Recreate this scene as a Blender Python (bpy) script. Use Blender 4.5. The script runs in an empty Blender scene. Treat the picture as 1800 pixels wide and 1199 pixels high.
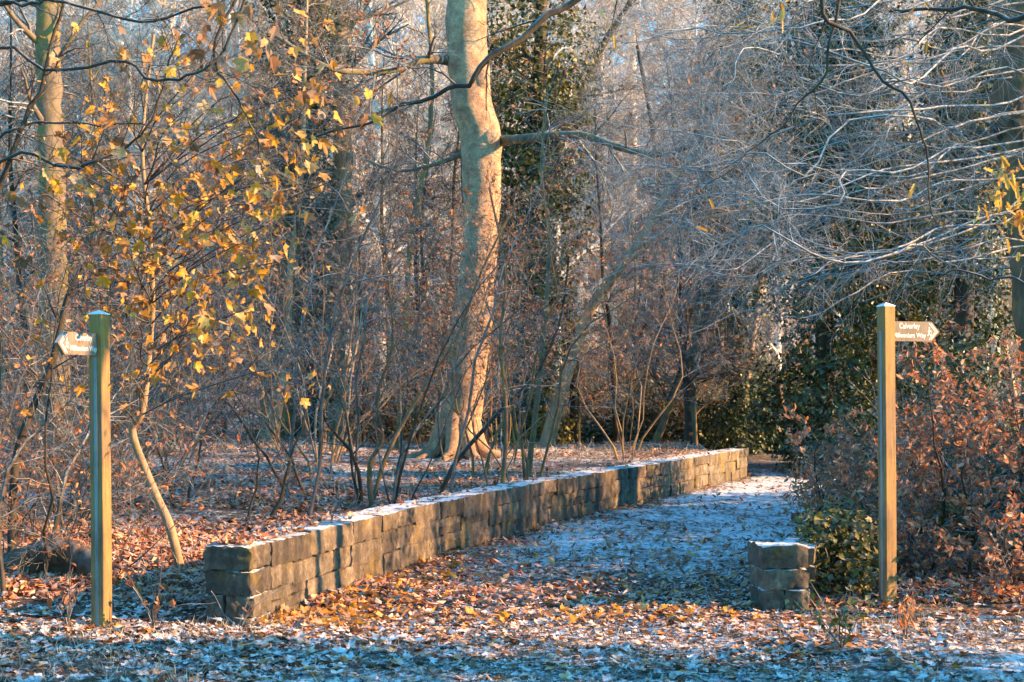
import bpy, math, random
import numpy as np
from math import radians, pi

C = bpy.context.scene
# ------------------------------------------------------------------ camera, sky, sun, exposure
F = 2500.0; HZ = 690.0; EYE = 1.6          # focal length and horizon of the 1800 px wide photograph
cam = bpy.data.objects.new('camera', bpy.data.cameras.new('camera'))
C.collection.objects.link(cam); C.camera = cam
cam.location = (0, 0, EYE); cam.rotation_euler = (pi/2, 0, 0)
cam.data.lens = 36*F/1800; cam.data.sensor_width = 36
cam.data.shift_y = (HZ-599.5)/1800; cam.data.clip_end = 1500; cam.data.clip_start = .1
cam.data.dof.use_dof = True; cam.data.dof.focus_distance = 13.0; cam.data.dof.aperture_fstop = 5.6

SUN_EL = radians(18); SX, SY = .985, -.172     # horizontal direction towards the sun
W = bpy.data.worlds.new('World'); C.world = W; W.use_nodes = True
nt = W.node_tree; bg = nt.nodes['Background']
sky = nt.nodes.new('ShaderNodeTexSky'); sky.sky_type = 'NISHITA'; sky.sun_disc = False
sky.sun_elevation = SUN_EL; sky.sun_rotation = math.atan2(SX, SY); sky.ozone_density = 1.0; sky.air_density = 1.0; sky.dust_density = .5
tint = nt.nodes.new('ShaderNodeMix'); tint.data_type = 'RGBA'; tint.blend_type = 'MULTIPLY'
tint.inputs[0].default_value = 1; tint.inputs[7].default_value = (.25, .92, 1.22, 1)
nt.links.new(sky.outputs[0], tint.inputs[6]); nt.links.new(tint.outputs[2], bg.inputs[0])
bg.inputs[1].default_value = .135
sl = bpy.data.lights.new('sun', 'SUN'); sun = bpy.data.objects.new('sun', sl); C.collection.objects.link(sun)
sl.energy = 5.0; sl.angle = radians(.6); sl.color = (1.0, .58, .25)
ce = math.cos(SUN_EL)
from mathutils import Vector
sun.rotation_euler = Vector((SX*ce, SY*ce, math.sin(SUN_EL))).to_track_quat('Z', 'Y').to_euler()
sun.location = (20, -3, 12)
C.view_settings.view_transform = 'Standard'; C.view_settings.look = 'None'
C.view_settings.exposure = 1.86; C.view_settings.gamma = 1
C.cycles.max_bounces = 5; C.cycles.diffuse_bounces = 3; C.cycles.glossy_bounces = 2
C.cycles.transmission_bounces = 2; C.cycles.transparent_max_bounces = 4; C.cycles.caustics_reflective = False

# ------------------------------------------------------------------ numpy helpers
rng = np.random.default_rng(7)
def nrm(a): return a/np.maximum(np.linalg.norm(a, axis=-1, keepdims=True), 1e-9)
def sstep(x, a, b):
    t = np.clip((x-a)/(b-a), 0, 1); return t*t*(3-2*t)
_T = np.random.default_rng(3).random((256, 256))
def vnoise(x, y, s=1.0):
    x = np.asarray(x)*s+100; y = np.asarray(y)*s+100
    xi = np.floor(x).astype(int); yi = np.floor(y).astype(int); fx = x-xi; fy = y-yi
    fx = fx*fx*(3-2*fx); fy = fy*fy*(3-2*fy)
    a = _T[xi & 255, yi & 255]; b = _T[(xi+1) & 255, yi & 255]; c = _T[xi & 255, (yi+1) & 255]; d = _T[(xi+1) & 255, (yi+1) & 255]
    return (a*(1-fx)+b*fx)*(1-fy)+(c*(1-fx)+d*fx)*fy
def vnoise3(p, s=1.0):
    return (vnoise(p[..., 0]+p[..., 2]*.7, p[..., 1]-p[..., 2]*.6, s)+vnoise(p[..., 2]+5, p[..., 0]*.8+p[..., 1]*.5, s))*.5
WALL = np.array([(-1.79, 9.75), (-1.25, 11.95), (-.18, 15.4), (1.58, 19.9), (4.48, 27.0)])
def wallx(y): return np.interp(y, WALL[:, 1], WALL[:, 0], left=-1.82)
def hedgex(y): return np.interp(y, [6, 10, 10.6, 14, 20, 27, 36, 50], [9, 6, 2.05, 3.1, 5.2, 7.0, 8.6, 10])
def hgt(x, y):
    x = np.asarray(x, float); y = np.asarray(y, float)
    left = sstep(wallx(y)-.25-x, 0, .5)*sstep(y, 10.3, 11.5)
    z = left*(.22*sstep(y, 10.5, 14)+.28*sstep(y, 14, 24))
    z = z+.05*sstep(-x, 2.4, 4)
    z = z+.12*sstep(x-hedgex(y), 0, 1.2)*sstep(y, 10, 12)
    z = z-.35*sstep(y, 30, 38)*left
    z = z+3.0*sstep(y, 38, 62)+20*sstep(y, 56, 150)+sstep(y, 50, 110)*np.clip(3-x*.28, -2, 14)
    z = z+(vnoise(x, y, .35)-.5)*.9*sstep(y, 26, 60)
    z = z+(vnoise(x, y, .9)-.5)*.07+(vnoise(x, y, 4.0)-.5)*.04
    return z
def ground(x, y): return float(hgt(x, y))
def at(px, Y): return (px-900)/F*Y
def pt(px, py, Y): return np.array([(px-900)/F*Y, Y, EYE+(HZ-py)/F*Y])

def paths(start, d, L, K, wig, grav, r):
    M = len(start); P = np.zeros((M, K, 3)); P[:, 0] = start; d = nrm(d.copy()); st = (np.asarray(L)/(K-1))[:, None]
    for i in range(1, K):
        P[:, i] = P[:, i-1]+d*st
        d = nrm(d+r.normal(0, wig, (M, 3))+np.array([0, 0, grav]))
    return P
def spawn(P, R, n, t0, t1, ang, L, K, rf, wig, grav, r, taper=.25, minr=.0012, flat=1.0, tshort=.5):
    """n children on every polyline of P"""
    N, K0, _ = P.shape; M = N*n
    pi_ = np.repeat(np.arange(N), n); t = np.clip(t0+(t1-t0)*(np.tile((np.arange(n)+.5)/n, N)+r.normal(0, .25/n, M)), 0, .999)
    f = t*(K0-1); i = f.astype(int); f = (f-i)[:, None]
    s = P[pi_, i]*(1-f)+P[pi_, i+1]*f; T = nrm(P[pi_, i+1]-P[pi_, i])
    rr = (R[pi_, i]*(1-f[:, 0])+R[pi_, i+1]*f[:, 0])*rf*r.uniform(.7, 1.1, M)
    q = r.normal(0, 1, (M, 3)); q[:, 2] *= flat; q = nrm(q-(q*T).sum(1, keepdims=True)*T)
    a = np.radians(ang)*r.uniform(.7, 1.3, M)[:, None]
    d = np.cos(a)*T+np.sin(a)*q
    LL = L*(1-tshort*t)*r.uniform(.6, 1.2, M)
    C_ = paths(s, d, LL, K, wig, grav, r)
    tt = np.linspace(0, 1, K)[None]
    return C_, np.maximum(rr[:, None]*(1-(1-taper)*tt), minr)
def tubes(P, R, S, rough=0.0, rs=6.0):
    N, K, _ = P.shape
    T = np.zeros_like(P); T[:, 1:-1] = P[:, 2:]-P[:, :-2]; T[:, 0] = P[:, 1]-P[:, 0]; T[:, -1] = P[:, -1]-P[:, -2]; T = nrm(T)
    m = np.abs(T.mean(1)); ref = np.zeros((N, 3)); ref[np.arange(N), m.argmin(1)] = 1
    A = nrm(np.cross(T, ref[:, None])); B = np.cross(T, A)
    th = np.arange(S)*2*pi/S
    o = A[:, :, None]*np.cos(th)[None, None, :, None]+B[:, :, None]*np.sin(th)[None, None, :, None]
    rad = R[:, :, None]*np.ones(S)
    if rough:
        q = P[:, :, None]+o*R[:, :, None, None]
        rad = rad*(1+rough*(vnoise3(q, rs)-.5)*2+rough*.5*(vnoise3(q, rs*3)-.5)*2)
    V = (P[:, :, None]+o*rad[..., None]).reshape(-1, 3)
    n, k, s = np.meshgrid(np.arange(N), np.arange(K-1), np.arange(S), indexing='ij'); s2 = (s+1) % S
    b = n*K*S
    Fq = np.stack([b+k*S+s, b+k*S+s2, b+(k+1)*S+s2, b+(k+1)*S+s], -1).reshape(-1, 4)
    val = np.repeat(rng.random(N), (K-1)*S)
    return V, Fq, val
def build(name, parts, mats, parent=None, smooth=True):
    """parts: (V, F, values[, material index]) merged into one mesh"""
    me = bpy.data.meshes.new(name); vs = []; loops = []; tot = []; vals = []; mi = []; off = 0
    for p in parts:
        V, Fc, val = p[:3]; vs.append(V); loops.append((Fc+off).ravel()); tot.append(np.full(len(Fc), Fc.shape[1])); vals.append(np.broadcast_to(val, (len(Fc),)))
        mi.append(np.full(len(Fc), p[3] if len(p) > 3 else 0)); off += len(V)
    V = np.concatenate(vs); lp = np.concatenate(loops).astype(np.int32); tt = np.concatenate(tot).astype(np.int32)
    me.vertices.add(len(V)); me.vertices.foreach_set('co', V.astype(np.float32).ravel())
    me.loops.add(len(lp)); me.loops.foreach_set('vertex_index', lp)
    me.polygons.add(len(tt)); me.polygons.foreach_set('loop_start', np.concatenate([[0], np.cumsum(tt)[:-1]]).astype(np.int32))
    me.polygons.foreach_set('loop_total', tt)
    me.update(calc_edges=True)
    me.polygons.foreach_set('material_index', np.concatenate(mi).astype(np.int32))
    me.polygons.foreach_set('use_smooth', np.full(len(tt), bool(smooth)))
    a = me.attributes.new('v', 'FLOAT', 'FACE'); a.data.foreach_set('value', np.concatenate(vals).astype(np.float32))
    for m in (mats if isinstance(mats, (list, tuple)) else [mats]): me.materials.append(m)
    o = bpy.data.objects.new(name, me); C.collection.objects.link(o)
    if parent: o.parent = parent
    return o
def thing(name, label, cat, loc=(0, 0, 0), rz=0, group=None, scale=1):
    o = bpy.data.objects.new(name, None); C.collection.objects.link(o); o.empty_display_size = .2
    o.location = loc; o.rotation_euler = (0, 0, rz); o.scale = (scale,)*3; o['label'] = label; o['category'] = cat
    if group: o['group'] = group
    return o
def dup(root, loc, rz=0, scale=1, label=None, group=None, tilt=(0, 0)):
    r_ = root.copy(); C.collection.objects.link(r_); r_.location = loc; r_.rotation_euler = (tilt[0], tilt[1], rz); r_.scale = (scale,)*3
    if label: r_['label'] = label
    if group: r_['group'] = group
    for ch in list(root.children):
        c = ch.copy(); C.collection.objects.link(c); c.parent = r_
        for g in ch.children:
            d = g.copy(); C.collection.objects.link(d); d.parent = c
    return r_
def shift(parts, base):
    return [(p[0]-np.array(base),)+tuple(p[1:]) for p in parts]

# ------------------------------------------------------------------ materials
def mat(name):
    m = bpy.data.materials.new(name); m.use_nodes = True; n = m.node_tree.nodes; l = m.node_tree.links
    return m, n, l, n['Principled BSDF']
def noise(n, l, scale, detail=4, rough=.6, vec=None, stretch=None):
    t = n.new('ShaderNodeTexNoise'); t.inputs['Scale'].default_value = scale; t.inputs['Detail'].default_value = detail; t.inputs['Roughness'].default_value = rough
    src = vec
    if src is None:
        src = n.new('ShaderNodeNewGeometry').outputs['Position']
    if stretch:
        mp = n.new('ShaderNodeMapping'); mp.inputs['Scale'].default_value = stretch; l.new(src, mp.inputs[0]); src = mp.outputs[0]
    l.new(src, t.inputs['Vector']); return t.outputs['Fac']
def ramp(n, l, fac, stops, interp='LINEAR'):
    r = n.new('ShaderNodeValToRGB'); r.color_ramp.interpolation = interp; e = r.color_ramp.elements
    while len(e) < len(stops): e.new(.5)
    for k, (p, c) in enumerate(stops): e[k].position = p; e[k].color = (*c, 1) if len(c) == 3 else c
    l.new(fac, r.inputs[0]); return r.outputs['Color']
def mix(n, l, fac, a, b, mode='MIX'):
    m = n.new('ShaderNodeMix'); m.data_type = 'RGBA'; m.blend_type = mode
    for v, s in ((fac, 0), (a, 6), (b, 7)):
        if hasattr(v, 'links'): l.new(v, m.inputs[s])
        else: m.inputs[s].default_value = v if s == 0 else (*v, 1)
    return m.outputs[2]
def math_(n, l, op, a, b=None, clamp=False):
    m = n.new('ShaderNodeMath'); m.operation = op; m.use_clamp = clamp
    for v, s in ((a, 0), (b, 1)):
        if v is None: continue
        if hasattr(v, 'links'): l.new(v, m.inputs[s])
        else: m.inputs[s].default_value = v
    return m.outputs[0]
def bump(n, l, bs, h, strength=.5, dist=.02):
    b = n.new('ShaderNodeBump'); b.inputs['Strength'].default_value = strength; b.inputs['Distance'].default_value = dist
    l.new(h, b.inputs['Height']); l.new(b.outputs[0], bs.inputs['Normal'])
def upness(n, l, lo, hi):
    g = n.new('ShaderNodeNewGeometry'); s = n.new('ShaderNodeSeparateXYZ'); l.new(g.outputs['Normal'], s.inputs[0])
    m = n.new('ShaderNodeMapRange'); m.inputs[1].default_value = lo; m.inputs[2].default_value = hi; l.new(s.outputs[2], m.inputs[0]); return m.outputs[0]
FROST = (.82, .85, .88)
def bark(name, a, b, moss=None, mossamt=.0, frost=.4, scale=6, flo=.2, fhi=.8):
    m, n, l, bs = mat(name)
    f1 = noise(n, l, scale, 6, .65, stretch=(1, 1, .35)); col = ramp(n, l, f1, [(.3, a), (.7, b)])
    if moss:
        f2 = noise(n, l, 2.2, 5, .7); k = ramp(n, l, f2, [(.62-mossamt*.4, (0, 0, 0)), (.72-mossamt*.35, (1, 1, 1))])
        col = mix(n, l, k, col, moss)
    oi = n.new('ShaderNodeObjectInfo')
    dk = math_(n, l, 'MULTIPLY_ADD', oi.outputs['Random'], .35); dk.node.inputs[2].default_value = .8
    sc = n.new('ShaderNodeVectorMath'); sc.operation = 'SCALE'; l.new(col, sc.inputs[0]); l.new(dk, sc.inputs[3]); col = sc.outputs[0]
    if frost:
        u = upness(n, l, flo, fhi); f3 = ramp(n, l, noise(n, l, 9, 3), [(.35, (0, 0, 0)), (.6, (1, 1, 1))])
        col = mix(n, l, math_(n, l, 'MULTIPLY', math_(n, l, 'MULTIPLY', u, f3), frost), col, FROST)
    l.new(col, bs.inputs['Base Color']); bs.inputs['Roughness'].default_value = .85; bs.inputs['Specular IOR Level'].default_value = .25
    bump(n, l, bs, f1, .6, .02)
    return m
def leafmat(name, stops, trans=.35, rough=.6, frost=.0, obv=.2):
    m, n, l, bs = mat(name)
    at_ = n.new('ShaderNodeAttribute'); at_.attribute_name = 'v'
    col = ramp(n, l, at_.outputs['Fac'], stops)
    f = noise(n, l, 30, 3); col = mix(n, l, .5, col, ramp(n, l, f, [(.3, (.55, .55, .55)), (.7, (1.25, 1.2, 1.15))]), 'MULTIPLY')
    if frost:
        u = upness(n, l, .1, .9); f3 = ramp(n, l, noise(n, l, 14, 4), [(.42, (0, 0, 0)), (.62, (1, 1, 1))])
        col = mix(n, l, math_(n, l, 'MULTIPLY', math_(n, l, 'MULTIPLY', u, f3), frost), col, FROST)
    l.new(col, bs.inputs['Base Color']); bs.inputs['Roughness'].default_value = rough; bs.inputs['Specular IOR Level'].default_value = .3
    tr = n.new('ShaderNodeBsdfTranslucent'); l.new(col, tr.inputs[0])
    mx = n.new('ShaderNodeMixShader'); mx.inputs[0].default_value = trans
    l.new(bs.outputs[0], mx.inputs[1]); l.new(tr.outputs[0], mx.inputs[2]); l.new(mx.outputs[0], n['Material Output'].inputs[0])
    return m
def beechbark():
    m, n, l, bs = mat('mottled_beech_bark')
    f1 = noise(n, l, 4.5, 10, .75); f2 = noise(n, l, 9, 8, .75, stretch=(1, 1, 3.5)); f3 = noise(n, l, 1.1, 5, .6)
    col = ramp(n, l, f1, [(.3, (.16, .09, .055)), (.47, (.38, .22, .13)), (.66, (.68, .42, .25))])
    col = mix(n, l, .8, col, ramp(n, l, f2, [(.3, (.5, .46, .43)), (.46, (.95, .95, .95)), (.72, (1.15, 1.1, 1.03))]), 'MULTIPLY')
    col = mix(n, l, ramp(n, l, f3, [(.55, (0, 0, 0)), (.68, (.45, .45, .45))]), col, (.20, .125, .055))
    l.new(col, bs.inputs['Base Color']); bs.inputs['Roughness'].default_value = .85
    h = math_(n, l, 'ADD', f1, math_(n, l, 'MULTIPLY', f2, .5)); bump(n, l, bs, h, .9, .06); return m
M_bigb = beechbark()
M_beech = bark('beech_bark', (.17, .11, .07), (.54, .34, .20), (.19, .14, .06), .12, .1, 3.5)
M_mossy = bark('mossy_bark', (.09, .07, .045), (.27, .16, .095), (.28, .17, .05), .3, .3, 8)
M_dark = bark('dark_bark', (.03, .023, .018), (.09, .066, .048), (.11, .085, .03), .1, .35, 9)
M_limb = bark('limb_bark', (.08, .06, .045), (.22, .16, .11), (.2, .15, .05), .3, .2, 7)
M_log = bark('rotten_log_wood', (.02, .014, .01), (.14, .07, .04), None, 0, .12, 7)
M_twig = bark('twig_bark', (.05, .042, .038), (.13, .105, .09), None, 0, .5, 12, -.1, .7)
M_frtw = bark('frosted_twig_bark', (.09, .085, .08), (.24, .22, .21), None, 0, .6, 12, -.2, .5)
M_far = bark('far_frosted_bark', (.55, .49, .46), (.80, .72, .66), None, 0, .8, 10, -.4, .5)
M_maple = leafmat('yellow_maple_leaf', [(0, (.20, .08, .03)), (.25, (.34, .19, .10)), (.45, (.56, .24, .04)), (.75, (.80, .36, .03)), (.88, (.74, .42, .07)), (1, (.42, .33, .25))], .4, .55, .3)
M_russ = leafmat('russet_beech_leaf', [(0, (.26, .07, .025)), (.4, (.55, .17, .05)), (.8, (.66, .29, .12)), (1, (.66, .45, .28))], .45, .5, .1)
M_copp = leafmat('copper_beech_leaf', [(0, (.34, .11, .05)), (.4, (.62, .22, .09)), (.8, (.72, .36, .19)), (1, (.7, .5, .36))], .4, .5, .2)
M_oak = leafmat('golden_oak_leaf', [(0, (.38, .17, .03)), (.5, (.66, .34, .04)), (1, (.72, .5, .12))], .45, .5, .25)
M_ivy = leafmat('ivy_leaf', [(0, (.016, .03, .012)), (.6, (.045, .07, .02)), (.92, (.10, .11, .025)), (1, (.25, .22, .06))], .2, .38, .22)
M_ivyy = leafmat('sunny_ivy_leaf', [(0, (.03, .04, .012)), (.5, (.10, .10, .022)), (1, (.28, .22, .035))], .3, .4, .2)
M_lit = leafmat('fallen_leaf', [(0, (.12, .045, .025)), (.3, (.34, .11, .055)), (.6, (.54, .20, .09)), (.78, (.58, .34, .21)), (.88, (.78, .30, .04)), (1, (.62, .5, .42))], .1, .7, .35)
M_litp = leafmat('fallen_frosted_leaf', [(0, (.10, .05, .03)), (.35, (.26, .13, .07)), (.62, (.42, .28, .18)), (.78, (.62, .20, .05)), (.9, (.85, .31, .03)), (1, (.6, .5, .4))], .1, .7, .85)
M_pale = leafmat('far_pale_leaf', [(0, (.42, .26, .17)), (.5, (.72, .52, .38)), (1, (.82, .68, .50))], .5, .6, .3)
M_grass = leafmat('dry_grass', [(0, (.14, .12, .07)), (.6, (.32, .27, .18)), (1, (.55, .52, .45))], .2, .6, .8)

def ground_mat(name):
    m, n, l, bs = mat(name)
    a = n.new('ShaderNodeAttribute'); a.attribute_name = 'fr'
    base = ramp(n, l, noise(n, l, 14, 6, .7), [(.3, (.05, .035, .025)), (.5, (.13, .08, .055)), (.75, (.25, .15, .10))])
    base = mix(n, l, ramp(n, l, noise(n, l, 1.3, 5), [(.5, (0, 0, 0)), (.66, (1, 1, 1))]), base, (.07, .065, .03))
    f = noise(n, l, 11.0, 9, .8, stretch=(1, .6, 1)); g = noise(n, l, .9, 4, .6)
    s = math_(n, l, 'ADD', math_(n, l, 'MULTIPLY', f, .75), math_(n, l, 'MULTIPLY', g, .35))
    s = math_(n, l, 'ADD', s, math_(n, l, 'MULTIPLY', a.outputs['Fac'], .34))
    k = ramp(n, l, s, [(.59, (0, 0, 0)), (.70, (1, 1, 1))])
    col = mix(n, l, math_(n, l, 'MULTIPLY', k, .92), base, FROST)
    l.new(col, bs.inputs['Base Color']); bs.inputs['Roughness'].default_value = .9
    bump(n, l, bs, noise(n, l, 22, 6, .7), .8, .03); return m
M_ground = ground_mat('frosty_ground')
def stone_mat(name, a, b, frost=.95):
    m, n, l, bs = mat(name)
    at_ = n.new('ShaderNodeAttribute'); at_.attribute_name = 'v'
    f = noise(n, l, 7, 9, .78); col = ramp(n, l, f, [(.36, a), (.5, [(p+q)/2.6 for p, q in zip(a, b)]), (.66, b)])
    col = mix(n, l, .75, col, ramp(n, l, at_.outputs['Fac'], [(0, (.5, .46, .45)), (1, (1.2, 1.12, 1.0))]), 'MULTIPLY')
    k = ramp(n, l, noise(n, l, 2.6, 6, .7), [(.52, (0, 0, 0)), (.63, (1, 1, 1))]); col = mix(n, l, math_(n, l, 'MULTIPLY', k, .65), col, (.26, .165, .035))
    k2 = ramp(n, l, noise(n, l, 7, 6, .7), [(.66, (0, 0, 0)), (.72, (1, 1, 1))]); col = mix(n, l, math_(n, l, 'MULTIPLY', k2, .5), col, (.5, .48, .42))
    k3 = ramp(n, l, noise(n, l, 4.5, 6, .7, stretch=(1, 1, .22)), [(.40, (.34, .33, .34)), (.56, (1, 1, 1))]); col = mix(n, l, .8, col, k3, 'MULTIPLY')
    u = upness(n, l, .55, .9); f3 = ramp(n, l, noise(n, l, 6, 7, .7), [(.39, (0, 0, 0)), (.50, (1, 1, 1))])
    col = mix(n, l, math_(n, l, 'MULTIPLY', math_(n, l, 'MULTIPLY', u, f3), frost), col, FROST)
    l.new(col, bs.inputs['Base Color']); bs.inputs['Roughness'].default_value = .9
    bump(n, l, bs, noise(n, l, 18, 9, .8), 1.0, .035); return m
M_stone = stone_mat('weathered_sandstone', (.09, .072, .06), (.36, .28, .21))
M_stonew = stone_mat('wall_face_sandstone', (.085, .07, .058), (.40, .32, .245), 0)
M_mort = stone_mat('dark_mortar', (.04, .035, .03), (.10, .08, .06))
def wood_mat(name, a, b, green=(.30, .27, .05), gam=.5, frost=.9):
    m, n, l, bs = mat(name); tc = n.new('ShaderNodeTexCoord').outputs['Object']
    f = noise(n, l, 22, 8, .72, tc, (3, 3, .18)); col = ramp(n, l, f, [(.3, a), (.7, b)])
    k = ramp(n, l, noise(n, l, 1.8, 4, .6, tc, (1, 1, .6)), [(.42, (0, 0, 0)), (.62, (1, 1, 1))]); col = mix(n, l, math_(n, l, 'MULTIPLY', k, gam), col, green)
    ck = ramp(n, l, noise(n, l, 30, 4, .6, tc, (3, 3, .05)), [(.30, (.25, .22, .2)), (.38, (1, 1, 1))]); col = mix(n, l, .8, col, ck, 'MULTIPLY')
    st = ramp(n, l, noise(n, l, 5, 6, .7, tc, (1, 1, .5)), [(.35, (.5, .48, .45)), (.55, (1, 1, 1))]); col = mix(n, l, .7, col, st, 'MULTIPLY')
    u = upness(n, l, .5, .8); col = mix(n, l, math_(n, l, 'MULTIPLY', u, frost), col, FROST)
    l.new(col, bs.inputs['Base Color']); bs.inputs['Roughness'].default_value = .75; bump(n, l, bs, f, .35, .006); return m
M_post = wood_mat('yellow_green_post_wood', (.11, .062, .03), (.33, .18, .075), (.42, .23, .03), .6)
M_board = wood_mat('brown_board_wood', (.14, .095, .07), (.27, .195, .145), (.2, .155, .12), .4, frost=.35)
M_groove = wood_mat('grey_groove_wood', (.16, .16, .16), (.32, .32, .32), (.25, .25, .2), .3)
m, n, l, bs = mat('white_paint'); bs.inputs['Base Color'].default_value = (.56, .56, .55, 1); bs.inputs['Roughness'].default_value = .6; M_white = m
M_post2 = wood_mat('frost', (.75, .78, .8), (.85, .87, .9), (.8, .82, .85), 0)

# ------------------------------------------------------------------ leaves
def tmpl(kind):
    if kind == 'maple':
        a = [(-158, .40), (-122, .70), (-98, .54), (-78, .78), (-62, .98), (-48, .80), (-33, .56), (-20, .84), (0, 1.1), (20, .84), (33, .56), (48, .80), (62, .98), (78, .78), (98, .54), (122, .70), (158, .40)]
    elif kind == 'oak':
        a = [(-172, .5), (-150, .42), (-120, .22), (-95, .42), (-72, .24), (-48, .5), (-34, .4), (-20, .8), (0, 1.0), (20, .8), (34, .4), (48, .5), (72, .24), (95, .42), (120, .22), (150, .42), (172, .5)]
    elif kind == 'beech': a = [(180, .8), (-130, .5), (-70, .44), (-25, .72), (0, 1.0), (25, .72), (70, .44), (130, .5)]
    elif kind == 'ivy': a = [(-150, .5), (-95, .85), (-50, .5), (0, 1.05), (50, .5), (95, .85), (150, .5)]
    elif kind == 'blob': a = [(180, .8), (-80, .5), (0, 1.0), (80, .55)]
    v = np.array([(0, 0, 0)]+[(math.sin(radians(t))*q, math.cos(radians(t))*q, 0) for t, q in a]); k = len(a)
    if kind == 'blob': return v[1:], np.array([[0, 1, 2], [0, 2, 3]])
    f = np.array([[0, 1+i, 1+(i+1) % k] for i in range(k)])
    return v, f
TM = {k: tmpl(k) for k in ('maple', 'oak', 'beech', 'ivy', 'blob')}
def leaves(pos, size, kind, r, normal=None, tilt=1.0, curl=.25, val=None, axis=None):
    """leaf faces at pos; normal: mean facing (None = any)"""
    T, Fc = TM[kind]; M = len(pos); size = np.broadcast_to(size, (M,))[:, None, None]
    nn = r.normal(0, 1, (M, 3)) if normal is None else np.asarray(normal)+r.normal(0, tilt, (M, 3))
    nn = nrm(nn); q = r.normal(0, 1, (M, 3)) if axis is None else np.asarray(axis)+r.normal(0, .45, (M, 3))
    ay = nrm(q-(q*nn).sum(1, keepdims=True)*nn); ax = np.cross(ay, nn)
    c = (curl*r.uniform(-.6, 1.2, M))[:, None, None]; fold = (curl*r.uniform(0, 1.2, M))[:, None, None]
    asp = r.uniform(.5, 1.05, M)[:, None, None]; skew = r.normal(0, .15, M)[:, None, None]; z = c*(T[None, :, 1:2]**2)+.5*c*T[None, :, 0:1]*T[None, :, 1:2]+fold*np.abs(T[None, :, 0:1])
    V = pos[:, None]+(ax[:, None]*(T[None, :, 0:1]*asp+skew*T[None, :, 1:2])+ay[:, None]*T[None, :, 1:2]+nn[:, None]*z)*size*.5
    K = len(T); Fq = (Fc[None]+(np.arange(M)*K)[:, None, None]).reshape(-1, 3)
    val = r.random(M) if val is None else val
    return V.reshape(-1, 3), Fq, np.repeat(val, len(Fc))
def onpaths(P, n, r, t0=.2, t1=1.0, jit=.01):
    N, K, _ = P.shape; i = r.integers(0, N, n); t = r.uniform(t0, t1, n)*.999*(K-1); k = t.astype(int); f = (t-k)[:, None]
    return P[i, k]*(1-f)+P[i, k+1]*f+r.normal(0, jit, (n, 3))
def smoothpts(pts, K):
    pts = np.asarray(pts, float); n = len(pts)-1; t = np.linspace(0, n, K); i = np.minimum(t.astype(int), n-1); f = (t-i)[:, None]
    g = lambda k: pts[np.clip(k, 0, n)]
    a, b, c, d = g(i-1), g(i), g(i+1), g(i+2)
    return .5*((2*b)+(-a+c)*f+(2*a-5*b+4*c-d)*f**2+(-a+3*b-3*c+d)*f**3)

def add_haze(dens):
    bx = box((0, 60, 14), np.array([1, 0, 0.]), np.array([0, 1, 0.]), np.array([0, 0, 1.]), (430, 700, 80))
    m = bpy.data.materials.new('haze'); m.use_nodes = True; n = m.node_tree.nodes; n.remove(n['Principled BSDF'])
    v = n.new('ShaderNodeVolumePrincipled'); v.inputs['Density'].default_value = dens; v.inputs['Color'].default_value = (.9, .93, .97, 1); v.inputs['Anisotropy'].default_value = .2
    m.node_tree.links.new(v.outputs[0], n['Material Output'].inputs['Volume'])
    o = build('haze', [bx], m, smooth=False); o['kind'] = 'stuff'; o['label'] = 'thin pale winter haze among the distant trees'; return o
# ------------------------------------------------------------------ ground, path
def axis_grid(segs):
    out = []
    for a, b, st in segs: out.append(np.arange(a, b, st))
    out.append([segs[-1][1]]); return np.concatenate(out)
gx = axis_grid([(-200, -60, 14), (-60, -14, 2.5), (-14, -5, .35), (-5, 6, .09), (6, 14, .35), (14, 60, 2.5), (60, 200, 14)])
gy = axis_grid([(-40, 0, 5), (0, 7, .8), (7, 16, .09), (16, 30, .25), (30, 60, 1), (60, 170, 4), (170, 400, 30)])
X, Y = np.meshgrid(gx, gy); Z = hgt(X, Y)
V = np.stack([X, Y, Z], -1).reshape(-1, 3); nx = len(gx)
i, j = np.meshgrid(np.arange(nx-1), np.arange(len(gy)-1)); b = (j*nx+i)
Fg = np.stack([b, b+1, b+nx+1, b+nx], -1).reshape(-1, 4)
cx = X[:-1, :-1].ravel()+.04; cy = Y[:-1, :-1].ravel()+.04
onpath = ((cx > wallx(cy)-.05*(cy > 10)) & (cx < hedgex(cy)) & (cy > 10) & (cy < 45) & (cx > -2) & (cx < wallx(cy)+4.5+(cy > 27)*3)) | ((cy <= 10) & (cy > 7) & (cx > -4.5) & (cx < 7))
fr = .40*(1-.8*sstep(Y, 26, 31))*sstep(X-wallx(Y)+.2, 0, .6)*sstep(Y, 11, 14)*(X < hedgex(Y)+.3)+.30*sstep(10.3-Y, 0, 1.2)*sstep(X+1.5, -2.5, 1.5)
fr = fr+.10*sstep(Y, 40, 46)-.22*sstep(Y, 50, 58)+.2*(X < wallx(Y)-.3)*(Y > 11)*(Y < 38)
fr = (fr-.06+0*X).ravel()
def gobj(name, sel):
    used = np.unique(Fg[sel]); mp = np.full(len(V), -1); mp[used] = np.arange(len(used))
    o = build(name, [(V[used], mp[Fg[sel]], 0)], M_ground); o['kind'] = 'structure'
    a = o.data.attributes.new('fr', 'FLOAT', 'POINT'); a.data.foreach_set('value', fr[used].astype(np.float32)); return o
gobj('ground', ~onpath); gobj('path', onpath)

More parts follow.
